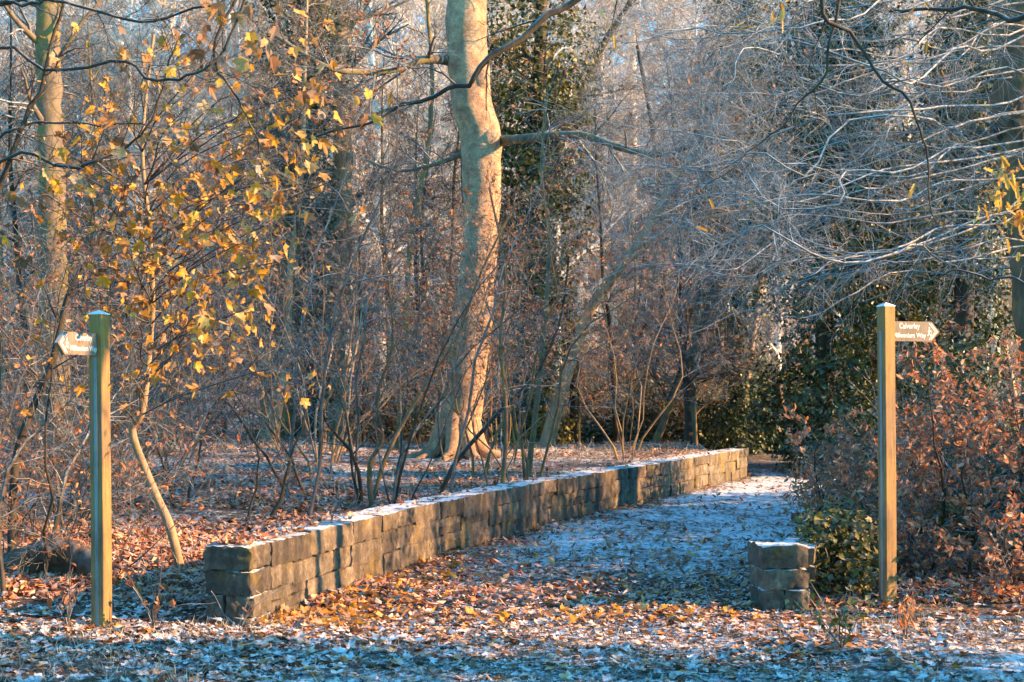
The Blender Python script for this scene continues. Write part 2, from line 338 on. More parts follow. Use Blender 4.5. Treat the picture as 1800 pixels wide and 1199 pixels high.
# ------------------------------------------------------------------ fallen leaves
def scatter_litter(name, label, n, xr, yr, size, kind, mat_, seed, keep, tilt=.35, lift=.012, val=None):
    r = np.random.default_rng(seed)
    y = 1/np.sqrt(r.uniform(1/yr[1]**2, 1/yr[0]**2, n)) if yr[1] > 20 else r.uniform(yr[0], yr[1], n)
    x = r.uniform(xr[0], xr[1], n)*(y/yr[1] if xr[1] > 0 and yr[1] > 20 else 1)
    k = keep(x, y) > r.random(n); x, y = x[k], y[k]
    p = np.stack([x, y, hgt(x, y)+lift*r.uniform(.3, 2.2, len(x))], -1)
    o = build(name, [leaves(p, size*r.uniform(.55, 1.25, len(x)), kind, r, (0, 0, 1), tilt, .38, val=(None if val is None else val(x, y, r)))], mat_, smooth=False)
    o['kind'] = 'stuff'; o['label'] = label; o['category'] = 'leaves'; return o
def k_fore(x, y):
    d = .12+.75*np.clip((vnoise(x, y, 1.1)*.6+vnoise(x, y, 3)*.4-.35)*3, 0, 1)+.7*np.exp(-((y-10.2)/.8)**2)+.3*(x < -1.6); d = d*np.where(y < 9.1, .5, 1)
    d = d+.6*np.exp(-((x-wallx(y)-.4)/.6)**2)*(y > 10)
    d = np.where((x < wallx(y)) & (y > 10.1), .95, d)
    d = np.where((x > wallx(y)+.8) & (y > 10.5), d*np.clip(1-(y-10.5)/2.6, .10, 1), d)
    wallz = (x > wallx(y)-.36) & (x < wallx(y)+.02) & (y > 10.0)
    return np.where(wallz, 0, d)
def bright(x, y, r):  # brighter leaf colours along the sunlit strip and wall foot: sunlight put into colour
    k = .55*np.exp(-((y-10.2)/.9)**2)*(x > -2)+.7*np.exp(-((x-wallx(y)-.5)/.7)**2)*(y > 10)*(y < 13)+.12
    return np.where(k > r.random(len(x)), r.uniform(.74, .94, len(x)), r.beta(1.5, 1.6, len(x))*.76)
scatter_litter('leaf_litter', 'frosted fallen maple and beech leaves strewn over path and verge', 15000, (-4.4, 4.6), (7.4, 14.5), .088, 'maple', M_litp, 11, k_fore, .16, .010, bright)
scatter_litter('leaf_litter', 'small brown fallen leaves mixed among the frosted maple leaves', 26000, (-4.6, 5), (7.4, 15), .05, 'beech', M_lit, 12, lambda x, y: .6*k_fore(x, y), .25, .007)
scatter_litter('leaf_litter', 'tiny frost-coated leaf scraps scattered over the frozen path and near verge', 42000, (-4.6, 5), (7.3, 21), .045, 'beech', M_litp, 14, lambda x, y: np.where((x > wallx(y)+.02) | (y < 9.7), .25+.75*np.clip((vnoise(x, y, 2.3)-.3)*2.5, 0, 1), 0)*(x < hedgex(y)+.5), .22, .006)
scatter_litter('leaf_litter', 'larger frosted leaves lying scattered along the near verge', 5200, (-4.4, 4.6), (7.3, 9.6), .10, 'maple', M_litp, 15, lambda x, y: .3+.7*(vnoise(x, y, 1.7) > .45), .18, .01)
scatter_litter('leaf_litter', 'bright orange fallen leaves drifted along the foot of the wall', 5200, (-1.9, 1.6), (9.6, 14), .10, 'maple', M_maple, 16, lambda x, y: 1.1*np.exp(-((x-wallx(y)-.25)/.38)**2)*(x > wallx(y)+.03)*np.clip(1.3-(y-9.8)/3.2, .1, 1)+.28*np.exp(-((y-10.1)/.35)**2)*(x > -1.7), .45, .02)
def k_bank(x, y):
    left = x < wallx(y)-.36
    n_ = vnoise(x, y, 1.3)*.6+vnoise(x, y, .4)*.4
    return np.where(left, np.clip((n_-.38)*3.2, .12, .9), np.where((x > wallx(y)+.02), .09+.5*(x > hedgex(y))+.15*(x < wallx(y)+.5), 0))
scatter_litter('leaf_litter', 'russet leaf litter covering the bank behind the stone wall', 120000, (-14, 14), (10.6, 34), .10, 'blob', M_lit, 13, k_bank, .45, .02)

# ------------------------------------------------------------------ stone wall and pier
def stone(c, ax, ay, az, sx, sy, sz, r, n=(16, 6, 7), rough=.008, rnd=.035):
    """rough-faced block: subdivided box with worn edges"""
    Vs = []; Fs = []; off = 0; seed = r.uniform(0, 50, 3)
    for d, s in ((0, -1), (0, 1), (1, -1), (1, 1), (2, -1), (2, 1)):
        u, v = [k for k in range(3) if k != d]; nu, nv = n[u]+1, n[v]+1
        a, b_ = np.meshgrid(np.linspace(-1, 1, nu), np.linspace(-1, 1, nv), indexing='ij')
        p = np.zeros((nu, nv, 3)); p[..., u] = a; p[..., v] = b_; p[..., d] = s
        Vs.append(p.reshape(-1, 3)); i_, j_ = np.meshgrid(np.arange(nu-1), np.arange(nv-1), indexing='ij'); q = i_*nv+j_
        f = np.stack([q, q+1, q+nv+1, q+nv], -1).reshape(-1, 4)
        if (s > 0) == (d == 1): f = f
        else: f = f[:, ::-1]
        if s < 0 and d == 1: pass
        Fs.append(f+off); off += nu*nv
    p = np.concatenate(Vs); half = np.array([sx, sy, sz])/2
    q = p*half; rad = rnd*min(sx, sy, sz)
    inner = np.clip(q, -(half-rad), half-rad); dd = q-inner; q = inner+nrm(dd)*np.minimum(np.linalg.norm(dd, axis=1, keepdims=True), rad)
    w = np.stack([vnoise3(q+seed, 5), vnoise3(q+seed+7, 9), vnoise3(q+seed+13, 9)], -1)-.5
    w2 = np.stack([vnoise3(q+seed, 28), vnoise3(q+seed+3, 28), vnoise3(q+seed+9, 28)], -1)-.5
    q = q+w*rough*2+w2*rough*2.6
    V = np.asarray(c)+q[:, 0:1]*ax+q[:, 1:2]*ay+q[:, 2:3]*az
    return V, np.concatenate(Fs), np.full(sum(len(f) for f in Fs), r.random())
wl = thing('stone_wall', 'long low sandstone block wall with frost on its coping, running along the path', 'wall', (-1.82, 9.75, 0))
r = np.random.default_rng(21); WB = np.array([-1.82, 9.75, 0])
cum = np.concatenate([[0], np.cumsum(np.linalg.norm(np.diff(WALL, axis=0), axis=1))]); LW = cum[-1]
fine = smoothpts(np.c_[WALL, np.zeros(5)], 200)[:, :2]; fc = np.concatenate([[0], np.cumsum(np.linalg.norm(np.diff(fine, axis=0), axis=1))]); LW = fc[-1]
def wpos(s): return np.array([np.interp(s, fc, fine[:, 0]), np.interp(s, fc, fine[:, 1])])
def wdir(s):
    d = wpos(min(s+.3, LW))-wpos(max(s-.3, 0)); return d/np.linalg.norm(d)
TH = .32
def wall_course(z0, z1, lmin, lmax, depth, s0=0, rough=.012, gap=.002, jit=.014):
    out = []; s = s0
    while s < LW-.05:
        L = r.uniform(lmin, lmax); 
        if LW-s-L < lmin*.5: L = LW-s
        c2 = wpos(s+L/2); d = wdir(s+L/2); ax = np.array([d[0], d[1], 0]); ay = np.array([-d[1], d[0], 0])
        off = TH/2+r.normal(0, jit); c = np.array([c2[0], c2[1], (z0+z1)/2])+ay*off-WB
        tw = r.normal(0, .012); ax2 = ax*math.cos(tw)+np.array([0, 0, 1])*math.sin(tw)*.6
        sm = s+L/2; jl = lambda z: 0 if z < 0 else (.0 if z > .5 else .022*math.sin(sm*1.7+z*40)+.012*math.sin(sm*4.3+z*70))
        a0, a1 = z0+jl(z0), z1+jl(z1); c[2] = (a0+a1)/2
        if r.random() < .22 and depth < TH+.02 and L > .4:      # two shallow stones instead of one
            zm = (a0+a1)/2+r.normal(0, .012)
            for u0, u1 in ((a0, zm), (zm, a1)): out.append(stone((c[0], c[1], (u0+u1)/2), nrm(ax2), ay, np.array([0, 0, 1.]), L-gap, depth+r.normal(0, .01), u1-u0-gap, r, rough=rough))
        else: out.append(stone(c, nrm(ax2), ay, np.array([0, 0, 1.]), L-gap, depth+r.normal(0, .01), a1-a0-gap, r, rough=rough))
        s += L
    return out
body = wall_course(-.16, .01, .4, .8, TH, .34, .008, jit=.008)+wall_course(.01, .185, .35, .85, TH, .34, .008, jit=.008)+wall_course(.185, .365, .3, .9, TH-.01, .34, .008, jit=.008)
build('wall_body', body, M_stonew, wl)
build('coping', wall_course(.365, .54, .5, 1.0, TH+.03, .32, rough=.009, jit=.006), M_stone, wl)
ends = []; d_ = wdir(.1); axe = np.array([*d_, 0]); aye = np.array([-d_[1], d_[0], 0]); p0 = np.array([*wpos(0), 0])-WB
for z0, z1, l0, l1 in ((-.16, .05, -.03, .34), (.05, .20, .0, .34), (.20, .375, -.01, .35), (.375, .545, -.03, .33)):
    for u0, u1 in (((-.01, TH+.02),) if z0 > .1 else ((-.02, .2), (.2, TH+.02))):
        ends.append(stone(p0+axe*(l0+l1)/2+aye*(u0+u1)/2+np.array([0, 0, (z0+z1)/2]), axe, aye, np.array([0, 0, 1.]), l1-l0-.006, u1-u0-.006, z1-z0-.006, r, n=(16, 16, 10), rough=.013, rnd=.05))
build('end_stones', ends, M_stone, wl)
core = []
pl = np.array([[*(wpos(s)+np.array([-wdir(s)[1], wdir(s)[0]])*o), z] for s in np.linspace(.04, LW-.04, 60) for (o, z) in ((.03, -.1), (TH-.03, -.1), (TH-.03, .49), (.03, .49))])-WB
fs = [[k*4+a, k*4+(a+1) % 4, (k+1)*4+(a+1) % 4, (k+1)*4+a] for k in range(59) for a in range(4)]+[[3, 2, 1, 0], [59*4, 59*4+1, 59*4+2, 59*4+3]]
build('mortar_core', [(pl, np.array(fs), .3)], M_mort, wl, smooth=False)

pb = np.array([2.02, 10.45, 0]); pr = thing('stone_pier', 'short squat pier of stacked stone blocks with mossy top at the right of the path', 'stone pier', pb)
r = np.random.default_rng(5); st = []
ax = nrm(np.array([1, .12, 0.])); ay = np.array([-ax[1], ax[0], 0]); az = np.array([0, 0, 1.])
for z0, z1, cuts in ((-.08, .15, [0, .17, .36]), (.15, .30, [0, .36]), (.30, .475, [0, .36])):
    for a, b_ in zip(cuts[:-1], cuts[1:]):
        st.append(stone(ax*((a+b_)/2-.18+r.normal(0, .006))+ay*.18+az*(z0+z1)/2, ax, ay, az, b_-a-.008, .36, z1-z0-.01, r, n=(16, 14, 10), rough=.012, rnd=.045))
build('stone_blocks', st, M_stone, pr)
# overgrown wall running back from the pier
r = np.random.default_rng(6); st = []
d = nrm(np.array([.30, .95, 0])); dn = np.array([-d[1], d[0], 0])
for z0, z1 in ((-.08, .13), (.13, .28), (.28, .42)):
    s = .42
    while s < 9: 
        L = r.uniform(.3, .55); st.append(stone(d*(s+L/2)+az*(z0+z1)/2+dn*r.normal(0, .01)-dn*.02, d, dn, az, L-.01, .3, z1-z0-.01, r, n=(5, 4, 4))); s += L
build('wall_run', st, M_stone, pr)

r = np.random.default_rng(8); n_ = 300; ss = np.concatenate([r.exponential(1.1, n_-90), r.uniform(0, LW, 90)]); ss = ss[ss < LW]
tp_ = np.array([[*(wpos(q)+np.array([-wdir(q)[1], wdir(q)[0]])*r.uniform(.02, TH)), .55+r.uniform(0, .012)] for q in ss])
o = build('coping_leaves', [leaves(tp_, .085*r.uniform(.5, 1.3, len(tp_)), 'maple', r, (0, 0, 1), .3, .5)], M_lit, smooth=False); o['kind'] = 'stuff'; o['label'] = 'small fallen leaves lying on the frosty coping of the long wall'
# ------------------------------------------------------------------ signposts
def box(c, ax, ay, az, s):
    v = np.array([[x, y, z] for z in (-.5, .5) for x, y in ((-.5, -.5), (.5, -.5), (.5, .5), (-.5, .5))])*np.array(s)
    V = np.asarray(c)+v[:, 0:1]*ax+v[:, 1:2]*ay+v[:, 2:3]*az
    return V, np.array([[0, 3, 2, 1], [4, 5, 6, 7], [0, 1, 5, 4], [1, 2, 6, 5], [2, 3, 7, 6], [3, 0, 4, 7]]), .5
def prism(poly, thick, z0=0):
    k = len(poly); p = np.array(poly); V = np.concatenate([np.c_[p, np.full(k, z0)], np.c_[p, np.full(k, z0+thick)]])
    return V, k
def signpost(loc, H, w, phi, out_front, label, boardL, boardZ, lean=0):
    """phi: turn of the right-hand face; the board sits in the groove of the left-hand face's axis"""
    t = thing('signpost', label, 'signpost', loc); t.rotation_euler = (0, lean, 0)
    n1 = np.array([math.cos(phi), -math.sin(phi), 0]); n2 = np.array([-math.sin(phi), -math.cos(phi), 0]); up = np.array([0, 0, 1.])
    # post: chamfered square section with wobble, pyramid top
    ch = .006; sec = []
    for sx, sy in ((1, 1), (-1, 1), (-1, -1), (1, -1)):
        a, b_ = (sx*(w/2), sy*(w/2-ch)), (sx*(w/2-ch), sy*(w/2)); sec += [a, b_] if sx*sy > 0 else [b_, a]
    zs = np.linspace(-.25, H-.035, 24); Vv = []; rr = np.random.default_rng(4)
    for z in zs:
        o1, o2 = .002*math.sin(z*3), .002*math.cos(z*2.3)
        for a, b_ in sec: Vv.append(n1*(a+o1)+n2*(b_+o2)+up*z)
    Fq = [[k*8+a, k*8+(a+1) % 8, (k+1)*8+(a+1) % 8, (k+1)*8+a] for k in range(len(zs)-1) for a in range(8)]
    build('post', [(np.array(Vv), np.array(Fq), .5)], M_post, t, smooth=False)
    e = w/2+.001; base = [n1*a+n2*b_+up*(H-.040) for a, b_ in ((e, e), (-e, e), (-e, -e), (e, -e))]; base2 = [p+up*.006 for p in base]
    Vc = np.array(base+base2+[up*(H-.008)]); tri = [[4, 5, 8], [5, 6, 8], [6, 7, 8], [7, 4, 8]]; qd = [[0, 1, 5, 4], [1, 2, 6, 5], [2, 3, 7, 6], [3, 0, 4, 7], [3, 2, 1, 0]]
    build('post_cap', [(Vc, np.array(tri), .5), (Vc, np.array(qd), .5)], M_post2, t, smooth=False)
    build('groove', [box(n2*(w/2+.001)+up*(H/2-.1), n1, n2, up, (.024, .004, H-.25))], M_groove, t, smooth=False)
    # board: local x along its length away from the post, y up, z facing the viewer
    dirx = n2 if out_front else -n2; face = n1
    bd = bpy.data.objects.new('arrow_board', None)
    h = .15; Lb = boardL
    s = 1 if not out_front else -1
    poly = [(0, -h/2), (Lb-.075, -h/2), (Lb, 0), (Lb-.075, h/2), (0, h/2)]
    k = 5; Vp = []; th = .028
    for dz in (-th/2, th/2):
        for x, y in poly: Vp.append(dirx*(x+w/2-.02)+up*(y+boardZ)+face*dz)
    caps = np.array([[0, 1, 2, 3, 4][::-1], [5, 6, 7, 8, 9]]); sides = np.array([[a, (a+1) % 5, (a+1) % 5+5, a+5] for a in range(5)])
    bo = build('arrow_board', [(np.array(Vp), caps, .5), (np.array(Vp), sides, .5)], M_board, t, smooth=False)
    def place(P2, name, th2=.002):   # P2: list of quads in reading direction (x right as seen, y up), origin at board centre
        Vq = []; Fq = []
        rd = np.cross(up, face)*1.0   # reading direction seen from the face side
        c0 = dirx*(Lb/2+w/2-.02)+up*boardZ+face*(th/2)
        for q in P2:
            o = len(Vq); kk = len(q)
            for z in (.0, th2):
                for x, y in q: Vq.append(c0+rd*x+up*y+face*z)
            Fq += [[o+a+kk for a in range(4)]]+[[o+a, o+(a+1) % 4, o+(a+1) % 4+4, o+a+4] for a in range(4)]
        return build(name, [(np.array(Vq), np.array(Fq), .5)], M_white, bo, smooth=False)
    def bar(x0, y0, x1, y1, wd):
        d = np.array([x1-x0, y1-y0]); d /= np.linalg.norm(d); q = np.array([-d[1], d[0]])*wd/2
        return [(x0-q[0], y0-q[1]), (x1-q[0], y1-q[1]), (x1+q[0], y1+q[1]), (x0+q[0], y0+q[1])]
    rd = np.cross(up, face); sg = 1 if np.dot(rd, dirx) > 0 else -1
    ch_ = []
    for off in (.022, .040):
        tip = sg*(Lb/2-off); ch_ += [bar(tip, 0, tip-sg*.062, .062, .006), bar(tip, 0, tip-sg*.062, -.062, .006)]
    place(ch_, 'chevron_mark')
    wx = sg*(Lb/2-.098)
    place([bar(wx-.006, .028, wx+.006, .028, .014), bar(wx, .019, wx-.004, -.006, .012), bar(wx-.003, -.004, wx-.016, -.034, .007), bar(wx-.003, -.004, wx+.012, -.034, .007),
           bar(wx, .014, wx+.016, .0, .006), bar(wx, .012, wx-.014, -.002, .006), bar(wx+.018, .004, wx+.021, -.034, .003)], 'walking_figure_symbol')
    for txt, yy, sz in (('Calverley', .022, .058), ('Millennium Way', -.046, .050)):
        cu = bpy.data.curves.new('lettering', 'FONT'); cu.body = txt; cu.size = sz; cu.align_x = 'CENTER'; cu.extrude = .001; cu.offset = .0012; cu.resolution_u = 3
        to = bpy.data.objects.new('lettering', cu); C.collection.objects.link(to); dg = bpy.context.evaluated_depsgraph_get(); dg.update()
        me = bpy.data.meshes.new_from_object(to.evaluated_get(dg)); bpy.data.objects.remove(to)
        co = np.zeros(len(me.vertices)*3, np.float32); me.vertices.foreach_get('co', co); co = co.reshape(-1, 3)
        wdt = co[:, 0].max()-co[:, 0].min(); lim = Lb-.14-.01
        fx = min(1, (lim*.98 if len(txt) > 10 else lim*.62)/wdt)
        c0 = dirx*(Lb/2+w/2-.02)+up*boardZ+face*(th/2+.0015)-rd*sg*.055
        cw = c0+co[:, 0:1]*fx*rd+(co[:, 1:2]+yy-.0)*up+co[:, 2:3]*face
        me.vertices.foreach_set('co', cw.astype(np.float32).ravel()); me.update(); me.materials.clear(); me.materials.append(M_white)
        lo = bpy.data.objects.new('lettering', me); C.collection.objects.link(lo); lo.parent = bo
    bpy.data.objects.remove(bd)
    return t
signpost((-2.78, 9.64, ground(-2.78, 9.64)-.01), 2.17, .103, radians(17), True, 'wooden signpost left of the wall end, its arrow board pointing left towards the viewer', .46, 1.925, radians(-.5))
signpost((2.82, 10.67, ground(2.82, 10.67)), 2.27, .098, radians(67), False, 'yellowish wooden signpost beside the stone pier, its arrow board pointing right', .46, 2.045, radians(-.4))

# ------------------------------------------------------------------ tree builders
def bare_tree(name, label, cat, H, r0, seed, nb=(26, 8, 6, 4), lean=(0, 0), bark_=M_dark, twig_=M_twig, leaf=None, leafn=0, leafkind='blob', leafsize=.07, crown0=.25, ang=55, bl=.36, flat=.7, grav=.03, group=None, loc=(0, 0, 0), minr=.0018):
    r = np.random.default_rng(seed); t = thing(name, label, cat, loc, 0, group)
    P = paths(np.array([[0, 0, -.3]]), np.array([[lean[0], lean[1], 1.]]), np.array([H]), 14, .05, .03, r)
    zz = np.linspace(0, 1, 14); R = r0*((1-zz)**.8*.9+.08)[None]; R[0, 0] *= 1.5
    build('trunk', [tubes(smoothpts(P[0], 30)[None], np.interp(np.linspace(0, 13, 30), np.arange(14), R[0])[None], 12, .06, 4)], bark_, t)
    P1, R1 = spawn(P, R, nb[0], crown0, .98, ang, H*bl, 8, .5, .16, grav, r, .2, .004, flat)
    P2, R2 = spawn(P1, R1, nb[1], .15, .98, 42, H*bl*.45, 6, .55, .18, .0, r, .25, minr*1.5, flat)
    P3, R3 = spawn(P2, R2, nb[2], .1, .98, 42, H*bl*.2, 5, .6, .2, .0, r, .3, minr*1.1, flat)
    P4, R4 = spawn(P3, R3, nb[3], .1, .98, 42, H*bl*.10, 4, .7, .2, .0, r, .4, minr, flat)
    build('branches', [tubes(P1, R1, 6), tubes(P2, R2, 4)], bark_, t)
    build('twigs', [tubes(P3, R3, 3), tubes(P4, R4, 3)], twig_, t)
    if leaf:
        build('leaves', [leaves(onpaths(P4, leafn, r, 0, 1, .02), leafsize*r.uniform(.6, 1.2, leafn), leafkind, r)], leaf, t, smooth=False)
    return t
def sapling(name, label, cat, H, seed, stems=3, r0=.02, spread=.32, bark_=M_mossy, twig_=M_twig, leaf=M_russ, leafn=120, leafkind='beech', leafsize=.06, group=None, loc=(0, 0, 0), nb=(8, 5, 3), grav=.03, side=.38, wig=.19, minr=.0016):
    r = np.random.default_rng(seed); t = thing(name, label, cat, loc, 0, group)
    a = r.uniform(0, 2*pi, stems); st = np.stack([np.cos(a)*.12, np.sin(a)*.12, np.full(stems, -.1)], -1)*(1 if stems > 1 else .2)
    d = np.stack([np.cos(a)*spread, np.sin(a)*spread, np.ones(stems)], -1)+r.normal(0, spread*.4, (stems, 3))
    L = H*r.uniform(.6, 1.05, stems); P = paths(st, d, L, 10, wig, grav, r); R = (r0*r.uniform(.6, 1.1, stems))[:, None]*(1-.85*np.linspace(0, 1, 10)**1.2)[None]
    build('stem', [tubes(P, R, 7)], bark_, t)
    P1, R1 = spawn(P, R, nb[0], .25, 1, 50, H*side, 7, .5, .14, .03, r, .25, minr*1.3)
    P2, R2 = spawn(P1, R1, nb[1], .15, 1, 42, H*side*.42, 5, .6, .16, .0, r, .35, minr)
    P3, R3 = spawn(P2, R2, nb[2], .15, 1, 42, H*side*.17, 4, .7, .16, .0, r, .5, minr*.9)
    build('twigs', [tubes(P1, R1, 4), tubes(P2, R2, 3), tubes(P3, R3, 3)], twig_, t)
    if leafn:
        lp = onpaths(P3, leafn, r, .2, 1, .01)
        build('leaves', [leaves(lp, leafsize*r.uniform(.6, 1.2, leafn), leafkind, r, (0, 0, .3), 1.0, .4)], leaf, t, smooth=False)
    return t
def ivy_cloud(r, P, rad, n, size, kind='ivy', clump=.35):
    """leaf positions in clumps round the polyline P (K,3)"""
    nc = max(8, n//60); K = len(P); tt = r.uniform(0, K-1.001, nc); k = tt.astype(int); f = (tt-k)[:, None]
    c = P[k]*(1-f)+P[k+1]*f; d = nrm(r.normal(0, 1, (nc, 3))*np.array([1, 1, .45])); rr = np.interp(tt/(K-1), np.linspace(0, 1, len(rad)), rad)
    c = c+d*(rr*r.uniform(.35, 1.15, nc))[:, None]
    i = r.integers(0, nc, n); q = nrm(r.normal(0, 1, (n, 3)))*(clump*r.uniform(.3, 1, (n, 1))**.6)
    pos = c[i]+q*np.array([1, 1, .8]); 
    return leaves(pos, size*r.uniform(.6, 1.3, n), kind, r, nrm(d[i]+q*1.5+np.array([0, 0, .4])), .55, .25)
def ivy_tree(label, pts, radii, seed, rad, n, size=.1, mat_=M_ivy, branches=12, cl=.35, group=None, bl=2.4):
    r = np.random.default_rng(seed); base = pts[0].copy(); t = thing('ivy_covered_tree', label, 'tree', base, 0, group)
    P = smoothpts(pts, 30)-base; R = np.interp(np.linspace(0, 1, 30), np.linspace(0, 1, len(radii)), radii)
    build('trunk', [tubes(P[None], R[None], 12, .08, 4)], M_dark, t)
    P1, R1 = spawn(P[None], R[None], branches, .25, .98, 60, bl, 8, .4, .15, .05, r, .2, .004)
    P2, R2 = spawn(P1, R1, 7, .2, 1, 42, bl*.4, 5, .5, .16, 0, r, .3, .003); P3, R3 = spawn(P2, R2, 5, .1, 1, 42, bl*.2, 4, .6, .16, 0, r, .4, .002)
    build('branches', [tubes(P1, R1, 5), tubes(P2, R2, 3), tubes(P3, R3, 3)], M_twig, t)
    build('ivy', [ivy_cloud(r, P, rad, n, size, clump=cl)], mat_, t, smooth=False)
    return t
def groundpt(px, Y, dz=-.15):
    x = at(px, Y); return np.array([x, Y, ground(x, Y)+dz])

# ------------------------------------------------------------------ the big beech in the middle
Yb = 24.0; prof = [(836, 765, 880), (800, 768, 846), (760, 774, 842), (700, 781, 852), (600, 791, 862), (500, 801, 869), (400, 817, 877), (300, 812, 880), (250, 809, 883), (200, 799, 871), (150, 791, 862), (80, 788, 856), (0, 784, 852), (-160, 780, 846), (-400, 790, 840), (-800, 770, 800)]
r = np.random.default_rng(31)
pts = np.array([pt((a+b_)/2, y, Yb) for y, a, b_ in prof]); rad = np.array([(b_-a)/2*Yb/F for y, a, b_ in prof]); rad[0] *= 1.0
base = pt(805, 806, Yb)
bt = thing('beech_tree', 'large sunlit smooth-barked beech with a thick curving trunk behind the wall', 'tree', base)
P = smoothpts(pts, 110); R = np.interp(np.linspace(0, 15, 110), np.arange(16), rad)
P = P+smoothpts(r.normal(0, .012, (22, 3)), 110); tr = [tubes(P[None], R[None], 56, .13, 1.8)]
for px, py, rr_, dx in ((852, 102, .12, .05), (878, 248, .17, .06), (798, 108, .17, -.05), (852, 145, .16, .03), (772, 790, .3, -.15), (748, 792, .22, -.1), (838, 800, .2, .1), (800, 806, .3, 0)):
    c = pt(px, py, Yb-(.27 if py < 700 and px > 820 else .14)); q = paths(np.array([c-np.array([dx*3, -.1, .22 if py < 700 else .3])]), np.array([[dx, -.1, 1.]]), np.array([.5]), 9, .02, 0, r)
    tr.append(tubes(q, (rr_*np.sin(np.linspace(.15, pi-.15, 9))**.8)[None], 16, .15, 6))
for a_ in np.linspace(0, 2*pi, 10)[:-1]+.3:
    dx, dy = math.cos(a_), math.sin(a_); L_ = r.uniform(.5, 1.0); g0 = np.array([base[0], base[1], 0.])
    rp = np.array([g0+np.array([dx*.22, dy*.22, 0])+[0, 0, base[2]+.75], g0+np.array([dx*.33, dy*.33, base[2]+.38]), g0+np.array([dx*.5, dy*.5, base[2]+.10]), g0+np.array([dx*(.5+L_*.5), dy*(.5+L_*.5), base[2]-.02]), g0+np.array([dx*(.5+L_), dy*(.5+L_), base[2]-.14])])
    tr.append(tubes(smoothpts(rp, 16)[None], np.linspace(.15, .05, 16)[None], 12, .15, 6))
build('trunk', shift(tr, base), M_bigb, bt)
def limb(pp, r0, r1, K=22, wig=.0, r=r):
    q = smoothpts(np.array([pt(*p) for p in pp]), K); q = q+r.normal(0, wig, q.shape)
    return q[None], (r0+(r1-r0)*np.linspace(0, 1, K)**.8)[None]
limbs = [limb([(800, 108, 24), (770, 104, 23.8), (735, 106, 23.5), (695, 122, 23), (640, 126, 22.5), (575, 118, 22), (480, 60, 22)], .10, .03),
         limb([(878, 248, 24), (930, 243, 23.4), (1020, 237, 23), (1085, 258, 22.6), (1140, 271, 22), (1190, 264, 21.6), (1260, 240, 21.5), (1350, 228, 21.5)], .085, .03),
         limb([(815, 270, 24), (760, 290, 24.5), (700, 300, 25), (640, 280, 26)], .05, .015),
         limb([(830, -40, 24), (900, -80, 23.6), (1050, -60, 23), (1180, -20, 22.5)], .08, .02), limb([(800, -100, 24), (700, -160, 24), (560, -120, 23.5)], .08, .02)]
LP = np.concatenate([a for a, b_ in limbs]); LR = np.concatenate([b_ for a, b_ in limbs])
P1, R1 = spawn(LP, LR, 16, .15, 1, 50, 1.6, 7, .4, .14, .02, r, .2, .004); P2, R2 = spawn(P1, R1, 8, .1, 1, 40, .7, 5, .6, .15, 0, r, .3, .003); P3, R3 = spawn(P2, R2, 5, .1, 1, 40, .3, 4, .7, .15, 0, r, .4, .002)
build('branches', shift([tubes(LP, LR, 10, .12, 6)], base), M_limb, bt)
build('twigs', shift([tubes(P1, R1, 4), tubes(P2, R2, 3), tubes(P3, R3, 3)], base), M_twig, bt)
# ------------------------------------------------------------------ other drawn trunks
def trunk_tree(name, label, pp, r0, r1, bark_, seed, nb=(8, 5, 4), bl=1.8, twig_=M_twig, leaf=None, leafn=0, extra=(), t0=.35, leafsize=.06, leafkind='beech', grav=.02, rough=.05, flat=.6):
    r = np.random.default_rng(seed); pts = np.array([pt(*p) for p in pp]); base = pts[0].copy(); g = ground(base[0], base[1])
    base[2] = g; pts = np.concatenate([[pts[0]+(g-.15-pts[0][2])*np.array([0, 0, 1])], pts[1:]]) if abs(pts[0][2]-g) > .02 else pts
    t = thing(name, label, 'tree', base)
    K = 40; P = smoothpts(pts, K)[None]; R = (r0+(r1-r0)*np.linspace(0, 1, K))[None]; R[0, :2] *= np.array([1.35, 1.12])
    P = P+r.normal(0, r1*.12, P.shape)
    build('trunk', shift([tubes(P, R, 14, rough, 4)], base), bark_, t)
    A = [P]; B = [R]; brs = []
    for e, a_, b_ in extra:
        q, w_ = limb(e, a_, b_, 40, .004, r); A.append(q); B.append(w_); brs.append(tubes(q, w_, 8, .05, 6))
    A = np.concatenate(A); B = np.concatenate(B)
    P1, R1 = spawn(A, B, nb[0], t0, 1, 52, bl, 8, .35, .14, grav, r, .2, .003, flat); P2, R2 = spawn(P1, R1, nb[1], .1, 1, 42, bl*.45, 6, .6, .15, 0, r, .3, .0022, flat); P3, R3 = spawn(P2, R2, nb[2], .1, 1, 42, bl*.2, 4, .7, .15, 0, r, .4, .0018, flat)
    build('branches', shift(brs+[tubes(P1, R1, 5)], base), bark_, t)
    build('twigs', shift([tubes(P2, R2, 3), tubes(P3, R3, 3)], base), twig_, t)
    if leaf: build('leaves', shift([leaves(onpaths(P3, leafn, r, .1, 1, .02), leafsize*r.uniform(.6, 1.2, leafn), leafkind, r)], base), leaf, t, smooth=False)
    return t
trunk_tree('leaning_tree', 'slender sunlit tree leaning right behind the wall, right of the big beech', [(958, 782, 29), (972, 740, 29), (992, 670, 29), (1015, 600, 29), (1045, 530, 28.8), (1092, 468, 28.5), (1140, 400, 28.3), (1180, 320, 28), (1213, 282, 28), (1270, 200, 28), (1320, 90, 28)], .165, .018, M_beech, 41, (12, 6, 5), 1.8,
           extra=[([(1080, 482, 28.6), (1130, 440, 27.5), (1190, 395, 26), (1300, 372, 24), (1420, 355, 23), (1540, 318, 22), (1640, 330, 21)], .045, .01)])
